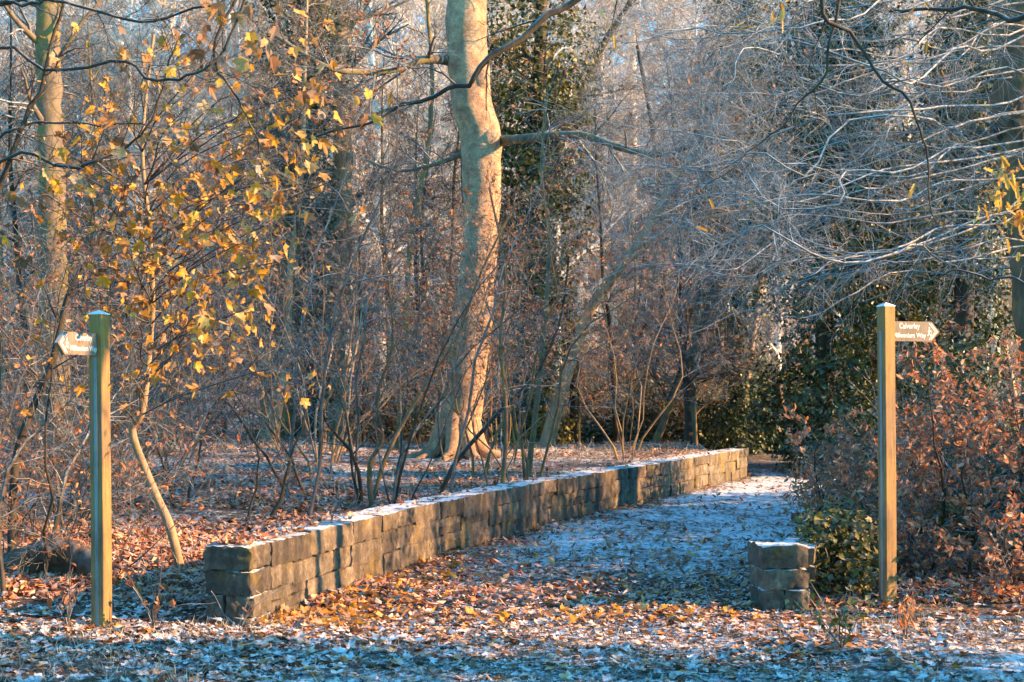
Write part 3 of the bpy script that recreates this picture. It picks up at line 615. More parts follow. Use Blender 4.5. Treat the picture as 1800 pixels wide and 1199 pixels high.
trunk_tree('oak_tree', 'tall straight sunlit trunk at the far left edge of the wood', [(100, 760, 27), (95, 560, 27), (92, 400, 27), (88, 200, 27), (84, 0, 27), (80, -300, 27), (76, -700, 27)], .28, .2, M_limb, 42, (14, 6, 5), 3, t0=.4)
trunk_tree('oak_tree', 'straight brown trunk between the left ivy-covered tree and the big beech', [(585, 770, 33), (590, 560, 33), (600, 400, 33), (602, 200, 33), (598, 0, 33), (590, -300, 33)], .27, .2, M_beech, 43, (16, 6, 5), 3, t0=.4)
trunk_tree('oak_tree', 'thick mossy trunk rising at the far right edge of the picture', [(1850, 860, 19), (1840, 600, 19), (1815, 400, 19), (1795, 250, 19), (1788, 100, 19), (1780, -80, 19), (1770, -400, 19)], .37, .27, M_mossy, 44, (6, 4, 3), 2.0)
trunk_tree('thin_tree', 'dark double-curved slim trunk rising from behind the beech towards the top centre', [(1010, 775, 34), (1005, 600, 34), (960, 420, 34), (975, 290, 34), (1010, 190, 34), (1060, 80, 34), (1110, 0, 34), (1200, -160, 34)], .13, .06, M_dark, 45, (14, 6, 5), 2.4)
trunk_tree('thin_tree', 'sunlit slim trunk beyond the far end of the wall', [(1300, 778, 38), (1308, 700, 38), (1322, 600, 38), (1345, 420, 38), (1350, 260, 38), (1330, 60, 38)], .12, .06, M_beech, 46, (14, 6, 5), 2.4)
trunk_tree('thin_tree', 'slim dark trunk leaning right in the middle distance, right of the leaning tree', [(1150, 772, 40), (1160, 600, 40), (1168, 450, 40), (1150, 250, 40), (1120, 80, 40)], .10, .05, M_dark, 47, (14, 6, 5), 2.2)
trunk_tree('thin_tree', 'bent pale trunk rising among the dark ivy right of the path end', [(1400, 770, 33), (1370, 690, 33), (1385, 640, 33), (1430, 560, 33), (1440, 420, 33), (1480, 250, 33), (1560, 80, 33)], .08, .04, M_mossy, 48, (10, 6, 5), 2.0)
trunk_tree('thin_tree', 'thin straight dark trunk just left of the beech trunk', [(700, 775, 29), (712, 600, 29), (722, 420, 29), (748, 280, 29), (760, 150, 29), (745, -60, 29)], .07, .035, M_mossy, 49, (12, 6, 5), 1.8)
trunk_tree('thin_tree', 'mossy sapling trunk close behind the wall, right of the beech base', [(925, 850, 20), (940, 740, 20), (955, 600, 20), (965, 420, 20), (952, 300, 20), (962, 150, 20)], .045, .018, M_mossy, 50, (12, 5, 4), 1.2, leaf=M_russ, leafn=260)
trunk_tree('thin_tree', 'mossy sapling trunk in front of the beech base', [(880, 862, 17.5), (890, 740, 17.5), (880, 600, 17.5), (888, 480, 17.5), (860, 330, 17.5)], .03, .012, M_mossy, 51, (12, 5, 4), 1.0, leaf=M_russ, leafn=260)
trunk_tree('thin_tree', 'small dark tree with crooked stem left of the left signpost', [(20, 920, 12), (30, 800, 12), (90, 640, 12), (120, 520, 12), (170, 430, 12), (280, 240, 12)], .04, .015, M_dark, 52, (12, 6, 4), 1.1, leaf=M_russ, leafn=200)

trunk_tree('thin_tree', 'dark stem leaning right across the foot of the big beech', [(765, 862, 18), (800, 815, 18), (850, 755, 18), (900, 700, 18), (945, 655, 18), (985, 560, 18), (1000, 450, 18)], .035, .012, M_dark, 53, (10, 5, 4), .9, leaf=M_russ, leafn=160)
trunk_tree('thin_tree', 'thin forked dark stem crossing the lower beech trunk from the left', [(650, 880, 17), (680, 800, 17), (740, 690, 17), (800, 600, 17), (845, 480, 17), (905, 360, 17)], .03, .01, M_mossy, 54, (12, 6, 4), 1.0, leaf=M_russ, leafn=420)
trunk_tree('thin_tree', 'crooked brown stem with a low fork behind the middle of the wall', [(655, 875, 16.5), (650, 820, 16.5), (672, 770, 16.5), (662, 700, 16.5), (690, 600, 16.5), (680, 470, 16.5)], .035, .01, M_mossy, 55, (12, 6, 4), .9, leaf=M_russ, leafn=300)
# ------------------------------------------------------------------ ivy-clad trees
ivy_tree('dark ivy-covered tree at the upper left beside the brown trunk', [groundpt(545, 31), pt(540, 500, 31), pt(535, 250, 31), pt(530, 0, 31), pt(525, -250, 31)], [.16, .1], 61, [.3, .45, .75, .9, .8], 15000, .13, M_ivy, 10, .4)
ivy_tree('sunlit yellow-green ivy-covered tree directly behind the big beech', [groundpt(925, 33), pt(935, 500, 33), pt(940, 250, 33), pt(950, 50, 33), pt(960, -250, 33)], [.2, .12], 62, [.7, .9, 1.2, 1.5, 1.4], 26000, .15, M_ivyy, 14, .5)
ivy_tree('broad dark ivy-covered tree beyond the end of the wall', [groundpt(1290, 35.6), pt(1300, 500, 35.6), pt(1300, 250, 35.6), pt(1310, 50, 35.6), pt(1300, -250, 35.6)], [.2, .1], 63, [.8, 1.1, 1.2, .8, .7], 26000, .135, M_ivy, 12, .45)
ivy_tree('dark ivy-covered tree behind the right signpost', [groundpt(1450, 28.6), pt(1450, 500, 28.6), pt(1460, 250, 28.6), pt(1470, 50, 28.6), pt(1480, -250, 28.6)], [.2, .12], 64, [1.1, 1.3, 1.2, 1.0, 1.0], 26000, .16, M_ivy, 14, .55)
ivy_tree('tall dark ivy-covered tree at the upper right beside the mossy trunk', [groundpt(1690, 27), pt(1695, 500, 27), pt(1700, 250, 27), pt(1710, 50, 27), pt(1720, -250, 27)], [.2, .12], 65, [1.0, .9, .85, .7, .7], 22000, .13, M_ivy, 10, .45)
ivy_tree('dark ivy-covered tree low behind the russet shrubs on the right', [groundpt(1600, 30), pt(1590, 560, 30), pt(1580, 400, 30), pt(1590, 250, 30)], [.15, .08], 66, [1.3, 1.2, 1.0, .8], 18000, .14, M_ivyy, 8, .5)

# ------------------------------------------------------------------ background wood (copies of a few trees)
G_far = 'bare frosted trees on the far slope'; L_far = 'bare frost-pale tree in the wood on the far slope'
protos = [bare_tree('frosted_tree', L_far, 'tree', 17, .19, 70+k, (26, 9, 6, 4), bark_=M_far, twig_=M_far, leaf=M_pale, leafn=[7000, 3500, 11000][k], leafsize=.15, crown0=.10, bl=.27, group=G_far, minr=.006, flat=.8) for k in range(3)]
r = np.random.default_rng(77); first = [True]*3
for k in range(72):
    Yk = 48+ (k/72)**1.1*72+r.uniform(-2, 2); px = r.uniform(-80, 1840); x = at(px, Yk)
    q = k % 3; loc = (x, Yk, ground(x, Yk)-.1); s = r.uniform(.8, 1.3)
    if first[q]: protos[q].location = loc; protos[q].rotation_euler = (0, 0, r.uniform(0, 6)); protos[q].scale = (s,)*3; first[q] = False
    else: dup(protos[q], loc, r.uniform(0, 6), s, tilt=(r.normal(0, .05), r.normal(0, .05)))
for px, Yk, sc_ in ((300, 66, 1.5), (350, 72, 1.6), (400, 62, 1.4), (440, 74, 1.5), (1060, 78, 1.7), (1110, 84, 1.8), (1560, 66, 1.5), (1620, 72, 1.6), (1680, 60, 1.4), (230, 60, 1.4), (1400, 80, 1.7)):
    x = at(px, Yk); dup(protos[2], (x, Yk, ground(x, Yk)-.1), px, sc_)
G_mid = 'slim bare trees standing in the middle distance'; L_mid = 'slim bare brown tree with fine twigs in the middle distance'
protos = [bare_tree('slim_tree', L_mid, 'tree', 10, .085, 80+k, (24, 7, 5, 4), bark_=[M_mossy, M_dark, M_beech][k], twig_=M_twig, leaf=M_russ, leafn=450, leafsize=.09, leafkind='blob', crown0=.12, bl=.24, group=G_mid, minr=.0035) for k in range(3)]
first = [True]*3
for k in range(32):
    Yk = r.uniform(28, 44); px = (r.uniform(-60, 1860) if k % 3 else r.uniform(100, 1000)); x = at(px, Yk)
    if wallx(Yk)+.2 < x < hedgex(Yk) and Yk < 36: x = hedgex(Yk)+r.uniform(.5, 3)
    q = k % 3; loc = (x, Yk, ground(x, Yk)-.1); s = r.uniform(.7, 1.15)
    if first[q]: protos[q].location = loc; first[q] = False
    else: dup(protos[q], loc, r.uniform(0, 6), s, tilt=(r.normal(0, .09), r.normal(0, .09)))
for k in range(22):      # darker slim trees between the beech and the path end, and left of the beech
    Yk = r.uniform(30, 42); px = r.uniform(1000, 1225) if k % 2 else r.uniform(380, 780); x = at(px, Yk)
    dup(protos[1 if k % 3 else 0], (x, Yk, ground(x, Yk)-.1), r.uniform(0, 6), r.uniform(.6, 1.0), tilt=(r.normal(0, .1), r.normal(0, .12)))
for k in range(22):  # unseen trees added right of the frame to cast shadow bands on the wall
    Yk = r.uniform(10.8, 22); x = .36*Yk+r.uniform(1.5, 6)
    d_ = dup(protos[k % 3], (x, Yk, ground(x, Yk)-.1), r.uniform(0, 6), r.uniform(.55, .9), label='slim bare tree added just outside the frame on the right to cast shadow bands', group='slim bare trees added outside the frame on the right as shade casters', tilt=(r.normal(0, .08), r.normal(0, .08)))
    for c in list(d_.children):
        if c.name.startswith('leaves'): bpy.data.objects.remove(c)
# thicket of saplings behind the wall
G_sap = 'thin saplings in the thicket behind the stone wall'; L_sap = 'thin twiggy sapling with a few russet leaves in the thicket behind the wall'
protos = [sapling('sapling', L_sap, 'sapling', 4.5+k*.5, 90+k, stems=[3, 2, 4, 1][k], r0=.022, leafn=[200, 380, 90, 260][k], leafsize=.075, bark_=[M_mossy, M_dark, M_mossy, M_twig][k], group=G_sap) for k in range(4)]
first = [True]*4
for k in range(56):
    Yk = r.uniform(15, 31); 
    px = r.uniform(-60, 1180); x = at(px, Yk)
    if x > wallx(Yk)-.9: x = wallx(Yk)-r.uniform(.7, 4)
    if 925 < x/Yk*F+900 < 1060 and Yk > 18: x -= 1.4
    q = k % 4; loc = (x, Yk, ground(x, Yk)-.05); s = r.uniform(.6, 1.15)
    if first[q]: protos[q].location = loc; first[q] = False
    else: dup(protos[q], loc, r.uniform(0, 6), s, tilt=(r.normal(0, .1), r.normal(0, .1)))
G_lsh = 'low twiggy bushes with russet leaves on the left bank'; L_lsh = 'low twiggy bush with russet leaves on the bank left of the wall'
protos = [sapling('twiggy_bush', L_lsh, 'bush', 1.7+.5*k, 100+k, stems=7, r0=.011, spread=.5, leafn=[420, 240][k], leafsize=.08, bark_=M_dark, group=G_lsh, nb=(8, 5, 4), side=.36, minr=.0014) for k in range(2)]
first = [True]*2
for k in range(13):
    Yk = r.uniform(11, 26); px = r.uniform(-60, 200+ (Yk-11)*14); x = at(px, Yk)
    if x > wallx(Yk)-.9: x = wallx(Yk)-r.uniform(.8, 3)
    q = k % 2; loc = (x, Yk, ground(x, Yk)-.03); s = r.uniform(.55, 1.2)
    if first[q]: protos[q].location = loc; first[q] = False
    else: dup(protos[q], loc, r.uniform(0, 6), s)

protos = [sapling('twiggy_bush', ['low olive-green twiggy bush in the brush beyond the wall and path end', 'rusty-leaved twiggy bush in the brush beyond the wall and path end'][k], 'bush', 1.6, 210+k, stems=9, r0=.014, spread=.7, leafn=[1100, 400][k], leafsize=.10, leafkind='blob', leaf=[M_ivyy, M_russ][k], bark_=M_dark, group='low twiggy bushes in the brush beyond the wall', nb=(8, 5, 4), side=.4, minr=.003) for k in range(2)]
first = [True]*2
for k in range(44):
    Yk = r.uniform(31, 50); px = r.uniform(-40, 1000) if k % 2 else r.uniform(960, 1560); x = at(px, Yk); Yk = max(Yk, 38) if k % 2 == 0 else Yk; x = at(px, Yk)
    q = k % 2; loc = (x, Yk, ground(x, Yk)-.05); sc_ = r.uniform(.8, 1.9)
    if first[q]: protos[q].location = loc; protos[q].scale = (sc_,)*3; first[q] = False
    else: dup(protos[q], loc, r.uniform(0, 6), sc_)
# ------------------------------------------------------------------ right side: russet beech shrubs, ivy, brambles
def beech_shrub(label, loc, H, seed, leafn, stems=5, spread=.5):
    return sapling('beech_shrub', label, 'shrub', H, seed, stems=stems, r0=.02, spread=spread, bark_=M_dark, twig_=M_twig, leaf=M_copp, leafn=int(leafn*1.3), leafsize=.082, loc=loc, nb=(9, 6, 4), side=.42, grav=.02)
for lab, px, Yk, H, sd, nl in (('tall russet beech shrub right of the right signpost', 1730, 12.6, 2.1, 111, 1700), ('russet beech shrub at the right picture edge', 1850, 12.0, 2.2, 112, 1500),
                               ('russet beech shrub rising behind the arrow board of the right signpost', 1640, 14.5, 2.3, 113, 1800), ('russet beech shrub reaching over the path left of the right signpost', 1575, 17, 1.9, 114, 1600),
                               ('low russet beech shrub beside the path behind the stone pier', 1490, 14.5, 1.2, 115, 900), ('russet beech shrub farther back at the right edge', 1790, 17.5, 2.7, 116, 1700),
                               ('small russet beech shrub at the foot of the right signpost', 1600, 12.2, 1.3, 117, 600), ('low copper bramble sprawling right of the right signpost foot', 1660, 11.3, .8, 118, 420), ('low copper bramble near the lower right edge', 1760, 11.1, .85, 119, 480), ('low copper bramble between the ivy bush and the right signpost', 1520, 11.6, .9, 215, 420), ('spreading copper shrub above the ivy left of the right signpost', 1540, 13.4, 1.7, 216, 1100)):
    x = at(px, Yk); beech_shrub(lab, (x, Yk, ground(x, Yk)-.05), H, sd, nl)
def ivy_mound(label, px, Yk, w, h, n, seed, size=.085, m=M_ivy):
    r = np.random.default_rng(seed); x = at(px, Yk); g = ground(x, Yk); t = thing('ivy_bush', label, 'ivy', (x, Yk, g))
    nc = 46+int(w*60); a = r.uniform(0, 2*pi, nc); e = r.uniform(0, 1, nc)**.6; c = np.stack([np.cos(a)*e*w, np.sin(a)*e*w*.8, h*np.sqrt(np.clip(1-e**2, 0, 1))*r.uniform(.25, 1, nc)], -1)
    i = r.integers(0, nc, n); q = nrm(r.normal(0, 1, (n, 3)))*((.13+.13*w)*r.uniform(.2, 1, (n, 1))); pos = c[i]+q; pos[:, 2] = np.abs(pos[:, 2])
    build('leaves', [leaves(pos, size*r.uniform(.5, 1.25, n), 'ivy', r, nrm(q*2+np.array([0, -.2, .5])), .5, .25)], m, t, smooth=False)
    P = paths(np.zeros((26, 3)), r.normal(0, 1, (26, 3))*np.array([1, 1, .2])+np.array([0, 0, 1.0]), w*r.uniform(.8, 1.5, 26), 8, .25, -.08, r)
    build('stem', [tubes(P, np.full(P.shape[:2], .005), 4)], M_twig, t)
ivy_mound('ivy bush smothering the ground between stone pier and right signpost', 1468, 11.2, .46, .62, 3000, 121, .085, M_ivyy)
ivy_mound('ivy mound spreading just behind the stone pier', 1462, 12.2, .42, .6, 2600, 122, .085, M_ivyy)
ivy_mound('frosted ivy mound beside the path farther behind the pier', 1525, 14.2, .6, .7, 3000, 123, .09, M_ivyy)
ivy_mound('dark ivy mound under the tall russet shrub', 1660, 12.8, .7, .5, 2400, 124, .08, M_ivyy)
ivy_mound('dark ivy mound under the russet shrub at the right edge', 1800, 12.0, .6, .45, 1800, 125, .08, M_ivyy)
ivy_mound('dark ivy mound at the bend of the path', 1600, 18.5, 1.1, 1.2, 4600, 126, .10)
ivy_mound('high dark ivy mound at the back of the right-hand bushes', 1650, 21, 1.9, 1.9, 6000, 127, .11)
ivy_mound('low green ivy patch on the ground at the path end', 1230, 40, 2.6, 1.0, 4500, 128, .14)
ivy_mound('low green ivy patch at the end of the path under the dark trees', 1420, 37, 1.6, .9, 4500, 129, .14)
ivy_mound('wide green ivy mound behind the right-hand bushes', 1590, 30, 2.2, 1.7, 6500, 130, .13)
ivy_mound('ivy mound at the far right in front of the mossy trunk', 1800, 16, 1.2, 1.1, 3000, 131, .10)

ivy_mound('dark ivy thicket left of the path end behind the leaning tree', 1080, 38, 2.4, .8, 6000, 132, .15)
ivy_mound('dark ivy thicket closing off the far end of the path', 1330, 46, 3.0, 1.5, 9000, 133, .17)
ivy_mound('dark ivy thicket right of the path end beneath the ivy-covered trees', 1500, 37, 2.4, 1.8, 8000, 134, .15)
ivy_mound('green ivy thicket farther back between leaning tree and path end', 1190, 47, 3.0, 1.1, 6000, 135, .17)
ivy_mound('dark ivy thicket in the middle distance left of the big beech', 640, 40, 3.0, 1.3, 5000, 136, .16)
r = np.random.default_rng(201)
for k, (px, Yk, H) in enumerate(((30, 10.6, 2.6), (75, 11.4, 3.2), (-20, 12.4, 3.4), (215, 14.5, 3.4), (140, 13.2, 3.0), (330, 16, 3.2), (455, 15.2, 2.4), (540, 17.5, 3.0), (640, 17, 2.6))):
    x = at(px, Yk); sapling('crooked_sapling', 'dark crooked leafless sapling on the left bank', 'sapling', H, 202+k, stems=2, r0=.024, spread=.3, bark_=M_dark, twig_=M_twig, leafn=50, leafsize=.08, loc=(x, Yk, ground(x, Yk)-.05), nb=(8, 5, 3), wig=.2, side=.4, group='dark crooked saplings on the left bank')
# ------------------------------------------------------------------ foreground maple with yellow leaves (left)
r = np.random.default_rng(140); stem = np.array([pt(*p) for p in [(322, 1000, 12), (300, 930, 12), (272, 865, 12), (233, 762, 12), (250, 722, 11.9), (262, 620, 11.8), (268, 520, 11.6), (262, 400, 11.4), (250, 250, 11.2), (270, 60, 11)]])
base = np.array([stem[0][0], stem[0][1], ground(stem[0][0], stem[0][1])]); stem[0][2] = base[2]-.1
mt = thing('maple_tree', 'young maple with a bent lower stem and hanging yellow-orange leaves, right of the left signpost', 'tree', base)
SP = smoothpts(stem, 50)[None]; SR = np.interp(np.linspace(0, 1, 50), [0, .3, 1], [.042, .034, .012])[None]
build('trunk', shift([tubes(SP, SR, 12, .06, 8)], base), M_beech, mt)
clus = [(430, 330, 9.6, 9), (480, 340, 9.4, 9), (330, 210, 9.6, 9), (300, 300, 10, 9), (390, 410, 9.8, 10), (440, 440, 9.6, 8), (390, 530, 10, 13), (400, 600, 10, 11), (250, 440, 10.5, 9), (170, 370, 10, 8),
        (120, 380, 10.3, 7), (220, 340, 10.3, 7), (340, 350, 10.4, 9), (330, 460, 10.3, 8), (470, 180, 9.2, 8), (400, 190, 9.6, 5), (120, 290, 10.2, 4), (60, 350, 10.2, 6), (280, 520, 10.6, 6), (210, 460, 10.4, 6),
        (500, 480, 9.3, 1), (470, 670, 9.6, 4), (440, 560, 9.9, 6), (240, 590, 10.6, 5), (230, 680, 10.8, 5), (350, 570, 10.3, 6), (300, 650, 10.6, 4), (360, 130, 9.6, 4), (570, 345, 9.2, 1), (450, 250, 9.4, 4), (520, 230, 9.2, 4), (300, 400, 9.8, 9), (420, 380, 9.4, 9),
        (40, 480, 10, 3), (60, 690, 9.9, 2), (90, 560, 10.4, 3), (150, 480, 10.5, 4), (180, 250, 10.3, 4), (540, 180, 9.5, 3), (250, 120, 10.4, 3), (160, 160, 10.4, 3), (30, 250, 10.4, 3), (500, 300, 9.6, 4), (460, 420, 9.6, 6)]
bp = []; lpos = []; lval = []
for cx_, cy_, cY, cn in clus:
    tip = pt(cx_, cy_, cY); i0 = int(np.clip(np.argmin(np.abs(SP[0, :, 2]-(tip[2]-.25))), 14, 46)); s0 = SP[0, i0]
    mid = (s0+tip)/2+np.array([0, 0, .12])+r.normal(0, .06, 3); bp.append(smoothpts(np.array([s0, (s0+mid)/2+r.normal(0, .03, 3), mid, tip+np.array([0, 0, .08]), tip+r.normal(0, .05, 3)]), 14))
    n_ = int(cn*1.8); lval.append(r.uniform(.35, .95, n_) if (cx_ > 320 and cy_ > 280) else r.beta(1.2, 1.5, n_)); lpos.append(tip+r.normal(0, 1, (n_, 3))*np.array([.16, .25, .13]))
BP = np.array(bp); BR = np.tile(np.linspace(.008, .0025, 14), (len(BP), 1))
P2, R2 = spawn(BP, BR, 9, .2, 1, 40, .6, 6, .7, .16, .0, r, .4, .0022); P3, R3 = spawn(P2, R2, 3, .2, 1, 40, .2, 4, .7, .14, 0, r, .5, .0014)
build('branches', shift([tubes(BP, BR, 5), tubes(P2, R2, 4), tubes(P3, R3, 3)], base), M_dark, mt)
lval = np.concatenate(lval+[r.beta(1.2, 1.5, 480)]); lpos = np.concatenate(lpos); ex = onpaths(P3, 480, r, .5, 1, .015); lpos = np.concatenate([lpos, ex])
build('leaves', shift([leaves(lpos, .118*r.uniform(.4, 1.25, len(lpos)), 'maple', r, (.2, -.45, .35), .85, .8, val=lval, axis=(0, -.2, -1.2))], base), M_maple, mt, smooth=False)

# overhanging tree on the left, trunk outside the frame
def over_tree(label, trunk, lims, seed, leafm=None, leafn=0, kind='maple', size=.12, n2=7, L2=.8, extra_leaf=(), nlev=(8, 5), r0=.14, twm=M_dark, brm=M_dark, wob=.017):
    r = np.random.default_rng(seed); base = np.array([trunk[0][0], trunk[0][1], ground(*trunk[0][:2])]); t = thing('overhanging_tree', label, 'tree', base)
    tp = np.array([[base[0], base[1], base[2]-.2]]+[list(p) for p in trunk[1:]]); T = smoothpts(tp, 30)[None]
    build('trunk', shift([tubes(T, np.linspace(r0, r0*.4, 30)[None], 12, .06, 5)], base), M_dark, t)
    A = []; B = []
    for pp, a_, b_ in lims:
        q = smoothpts(np.array([p if isinstance(p, np.ndarray) else pt(*p) for p in pp]), 30); q = q+r.normal(0, .006, q.shape)+smoothpts(r.normal(0, wob, (12, 3)), 30); A.append(q); B.append(a_+(b_-a_)*np.linspace(0, 1, 30))
    A = np.array(A); B = np.array(B)
    P2, R2 = spawn(A, B, nlev[0], .15, 1, 48, L2, 7, .45, .15, -.01, r, .3, .002); P3, R3 = spawn(P2, R2, nlev[1], .2, 1, 42, L2*.42, 5, .6, .15, 0, r, .4, .0015)
    build('branches', shift([tubes(A, B, 8, .1, 20), tubes(P2, R2, 4)], base), brm, t)
    build('twigs', shift([tubes(P3, R3, 3)], base), twm, t)
    if leafm:
        lp = onpaths(P3, leafn, r, .4, 1, .02) if leafn else np.zeros((0, 3))
        for cx_, cy_, cY, sp, cn in extra_leaf: lp = np.concatenate([lp, pt(cx_, cy_, cY)+r.normal(0, sp, (cn, 3))])
        build('leaves', shift([leaves(lp, size*r.uniform(.6, 1.2, len(lp)), kind, r, (.2, -.6, .2), .8, .45, axis=(0, 0, -1))], base), leafm, t, smooth=False)
    return t
lt = [np.array([-4.6, 9.6, 0]), (-4.5, 9.5, 1.8), (-4.2, 9.4, 3.4), (-4.0, 9.2, 5.5)]
over_tree('dark-branched maple overhanging from the left edge with scattered yellow leaves', lt,
          [([np.array([-4.5, 9.5, 1.8]), (-40, 480, 9.4), (0, 330, 9.3), (60, 180, 9.2), (108, 30, 9.2), (120, -80, 9.2)], .024, .007),
           ([np.array([-4.3, 9.45, 3.0]), (-30, 30, 9.2), (50, 5, 9), (110, 10, 9), (240, 36, 8.9), (340, 24, 8.8), (420, -10, 8.8)], .013, .006),
           ([np.array([-4.3, 9.45, 2.9]), (-20, 90, 9.2), (80, 120, 9), (230, 112, 8.8), (270, 140, 8.7), (330, 134, 8.6), (372, 112, 8.6), (410, 60, 8.6), (432, -20, 8.6)], .011, .008),
           ([np.array([-4.4, 9.5, 2.4]), (0, 250, 9.2), (90, 210, 9.2), (200, 222, 9.1), (270, 220, 9)], .012, .004),
           ([np.array([-4.5, 9.5, 1.9]), (0, 290, 9.2), (100, 288, 9.1), (200, 275, 9.1), (250, 240, 9), (290, 150, 9), (320, 60, 9)], .014, .005),
           ([np.array([-4.1, 9.3, 4.0]), (370, -60, 8.8), (380, 100, 8.8), (430, 200, 8.8), (460, 280, 8.8)], .012, .004)],
          150, M_maple, 70, nlev=(13, 8), extra_leaf=[(480, 90, 8.7, .14, 20), (500, 230, 8.8, .09, 6), (640, 190, 8.8, .07, 6), (590, 80, 8.6, .12, 10), (340, 60, 8.8, .1, 6), (400, 10, 8.6, .12, 6)])
rt = [np.array([6.6, 7.0, 0]), (6.5, 7.1, 2), (6.1, 7.6, 3.8), (5.6, 8.4, 5.6), (5.4, 8.4, 8)]
over_tree('dark-branched oak overhanging the path from beyond the right edge', rt,
          [([np.array([5.6, 8.4, 5.4]), (1500, -400, 8.6), (1200, -150, 8.8), (1015, 2, 9), (960, 28, 9), (915, 70, 9), (860, 102, 9), (825, 138, 9), (790, 152, 9.1), (740, 180, 9.2), (700, 190, 9.2), (650, 218, 9.2), (600, 232, 9.3), (520, 250, 9.3)], .030, .006),
           ([np.array([5.5, 8.4, 6]), (1520, -220, 8.6), (1440, 0, 8.6), (1500, 62, 8.7), (1570, 150, 8.7), (1612, 222, 8.7), (1632, 300, 8.8), (1640, 400, 8.8)], .017, .004),
           ([np.array([5.5, 8.4, 6]), (1530, -250, 8.8), (1475, 0, 8.8), (1450, 112, 8.8), (1400, 190, 8.9), (1320, 262, 9), (1240, 330, 9)], .014, .003),
           ([np.array([5.8, 8.4, 3.7]), (1950, -40, 9), (1800, 30, 9.6), (1700, 10, 10), (1560, 20, 10.4)], .03, .01)],
          151, M_oak, 16, kind='oak', nlev=(7, 4), L2=.7, extra_leaf=[(1360, 20, 8.8, .09, 16), (1250, 355, 8.9, .02, 1), (1225, 395, 8.9, .02, 1), (1610, 0, 9, .05, 4)])
over_tree('oak with golden lobed leaves hanging in at the right picture edge', [np.array([5.0, 9.9, 0]), (4.9, 9.9, 2), (4.8, 9.8, 3.4), (4.7, 9.8, 5)],
          [([np.array([4.8, 9.8, 3.3]), (1900, 230, 9.3), (1850, 270, 9.2), (1790, 295, 9.1), (1745, 320, 9.0)], .015, .004), ([np.array([4.85, 9.9, 2.6]), (1880, 360, 9.3), (1830, 370, 9.1), (1780, 375, 9.0), (1740, 380, 9)], .01, .003),
           ([np.array([4.85, 9.9, 2.5]), (1860, 500, 9.6), (1760, 490, 9.8), (1660, 485, 10), (1560, 520, 10.2), (1480, 540, 10.4)], .01, .003)],
          152, M_oak, 4, kind='oak', size=.15, L2=.3, nlev=(3, 2), r0=.07, extra_leaf=[(1765, 310, 9.1, .08, 16), (1785, 395, 9.1, .07, 18), (1745, 370, 9, .06, 10), (1790, 345, 9, .08, 10)])
# frosted layered twigs of the right-hand beech, reaching left over the path
lims = []; r = np.random.default_rng(160)
for k in range(48):
    y0 = -90+k*12.5+r.uniform(-20, 20); Yk = 15+r.uniform(-2, 6); x1 = 980+r.uniform(0, 330)+max(0, (y0-350))*.6; y1 = y0+r.uniform(-40, 110)
    lims.append(([(1900, y0-60, 19), (1730, y0-30, (Yk+19)/2), (1560, y0+r.uniform(-30, 30), Yk), (1380, (y0+y1)/2+r.uniform(-60, 50), Yk+r.uniform(-1, 1)), ((1380+x1)/2, (y0+y1)/2+r.uniform(-40, 70), Yk), (x1, y1, Yk)], .015, .003))
over_tree('frost-whitened beech spreading layered twigs over the right half', [np.array([8.6, 19, 0]), (8.6, 19, 3), (8.5, 19, 6), (8.4, 19, 10)], lims, 161, M_russ, 90, kind='beech', size=.08, nlev=(22, 12), L2=1.2, r0=.3, twm=M_frtw, brm=M_frtw, wob=.085)

# ------------------------------------------------------------------ log, grass, weeds
r = np.random.default_rng(170); q = smoothpts(np.array([pt(-40, 1000, 11.9), pt(30, 995, 11.8), pt(90, 980, 11.6), pt(140, 990, 11.5), pt(178, 1008, 11.3)]), 40)
lr = .085+.05*np.sin(np.linspace(.3, 2.9, 40))+.02*r.random(40)
o = build('fallen_log', [tubes(q[None], lr[None], 26, .35, 11)], M_log); o['label'] = 'dark rotten log lying on the ground left of the left signpost'; o['category'] = 'log'
def blades(name, label, n, xf, h, seed, wd=.004):
    r = np.random.default_rng(seed); x, y = xf(r, n); n = len(x); s = np.stack([x, y, hgt(x, y)-.01], -1); d = r.normal(0, .5, (n, 3)); d[:, 2] = 1
    P = paths(s, d, h*r.uniform(.4, 1.2, n), 5, .15, -.12, r); K = 5; sd = nrm(np.cross(P[:, -1]-P[:, 0], r.normal(0, 1, (n, 3))))[:, None]*wd*(1-np.linspace(0, .9, K))[None, :, None]
    V = np.stack([P-sd, P+sd], 2).reshape(-1, 3); i_, k_ = np.meshgrid(np.arange(n), np.arange(K-1), indexing='ij'); b = i_*K*2+k_*2
    o = build(name, [(V, np.stack([b, b+1, b+3, b+2], -1).reshape(-1, 4), np.repeat(r.random(n), K-1))], M_grass); o['kind'] = 'stuff'; o['label'] = label; o['category'] = 'grass'
def gf(r, n):
    x = r.uniform(-4.5, 4.6, n); y = r.uniform(7.4, 11.5, n); k = ((x < -1.7)*.9+(y < 8.9)*.2+(x > 1.9)*.5*(y > 9.2)+.5*(np.abs(y-9.2) < .25)+.3*(np.abs(x-wallx(y)-.06) < .08)) > r.random(n)
    k &= ~((x > wallx(y)-.36) & (x < wallx(y)) & (y > 10)) & (vnoise(x, y, 2) > .35); return x[k], y[k]
blades('dry_grass', 'dry frosted grass along the near verge', 15000, gf, .10, 171)
def gb(r, n):
    y = r.uniform(11, 30, n); x = r.uniform(-7, 3, n)*(y/20); k = (x < wallx(y)-.4) & (vnoise(x, y, .8) > .5); return x[k], y[k]
blades('bank_grass', 'thin frosted grass and plant stalks on the bank behind the wall', 5000, gb, .25, 172, .005)
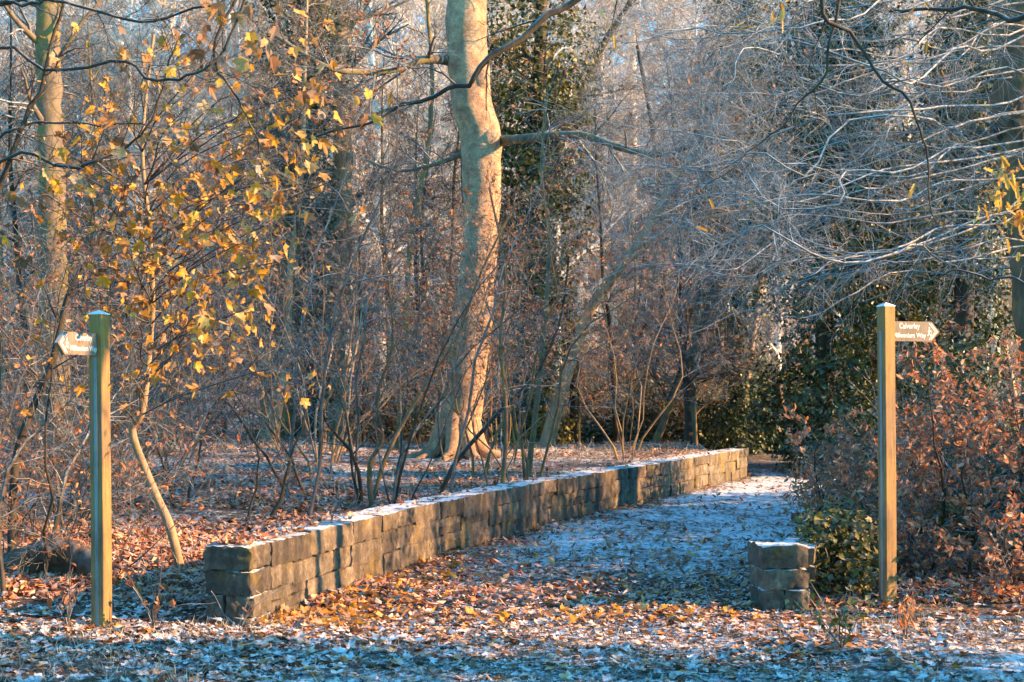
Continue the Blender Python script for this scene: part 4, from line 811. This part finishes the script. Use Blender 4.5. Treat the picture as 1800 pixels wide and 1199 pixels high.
def weed(label, px, Yk, H, seed, n=5, nl=26, kind='ivy'):
    r = np.random.default_rng(seed); x = at(px, Yk); t = thing('weed', label, 'weed', (x, Yk, ground(x, Yk)))
    d = r.normal(0, .35, (n, 3)); d[:, 2] = 1; P = paths(np.zeros((n, 3)), d, H*r.uniform(.6, 1.1, n), 9, .12, -.05, r)
    build('stem', [tubes(P, np.tile(np.linspace(.004, .0015, 9), (n, 1)), 4)], M_twig, t)
    build('leaves', [leaves(onpaths(P, nl, r, .3, 1, .02), .07*r.uniform(.6, 1.2, nl), kind, r, (0, -.6, .4), .6, .4, axis=(0, 0, -1))], M_ivyy if kind == 'ivy' else M_russ, t, smooth=False)
weed('wilted green weed in the frosty verge below the right signpost', 1480, 8.7, .46, 181, 8, 70)
weed('small drooping brown weed at the right of the wilted green one', 1590, 8.9, .35, 182, 6, 30, 'beech')
weed('thin dry stalks standing by the near end of the stone wall', 420, 9.4, .5, 183, 4, 3, 'beech')
weed('leafy dead bramble shoots at the foot of the left signpost', 120, 9.5, .5, 184, 6, 30, 'beech')
weed('dead stalks with pale leaves between left signpost and wall end', 270, 9.6, .55, 185, 6, 16, 'maple')

# ------------------------------------------------------------------ unseen hollies added beyond the right edge to shade path and foreground
G_off = 'dense evergreens added outside the frame on the right as shade casters'
def shade_tree(loc, w, h, n, seed):
    r = np.random.default_rng(seed); t = thing('shade_holly', 'dense unseen holly added on the right to shade the path', 'tree', loc, 0, G_off)
    P = np.array([[0, 0, 0], [0, 0, h*.5], [0, 0, h]]); build('trunk', [tubes(smoothpts(P, 8)[None], np.linspace(.1, .03, 8)[None], 8)], M_dark, t)
    pos = r.normal(0, 1, (n, 3)); pos = nrm(pos)*r.uniform(.2, 1, (n, 1))**.5*np.array([w, w, h/2])+np.array([0, 0, h/2])
    build('leaves', [leaves(pos, .16*r.uniform(.6, 1.3, n), 'ivy', r)], M_ivy, t, smooth=False); return t
hp = shade_tree((9, 5.6, 0), 1.95, 4.6, 9000, 190)
for x, y, s in ((13.5, 3.6, 1.2), (6.3, 11.3, .42), (9.6, 12.6, .74), (12.4, 15.5, .9), (11.5, 18.4, .62), (9, 1.6, 1.0)):
    dup(hp, (x, y, ground(x, y)), x, s)
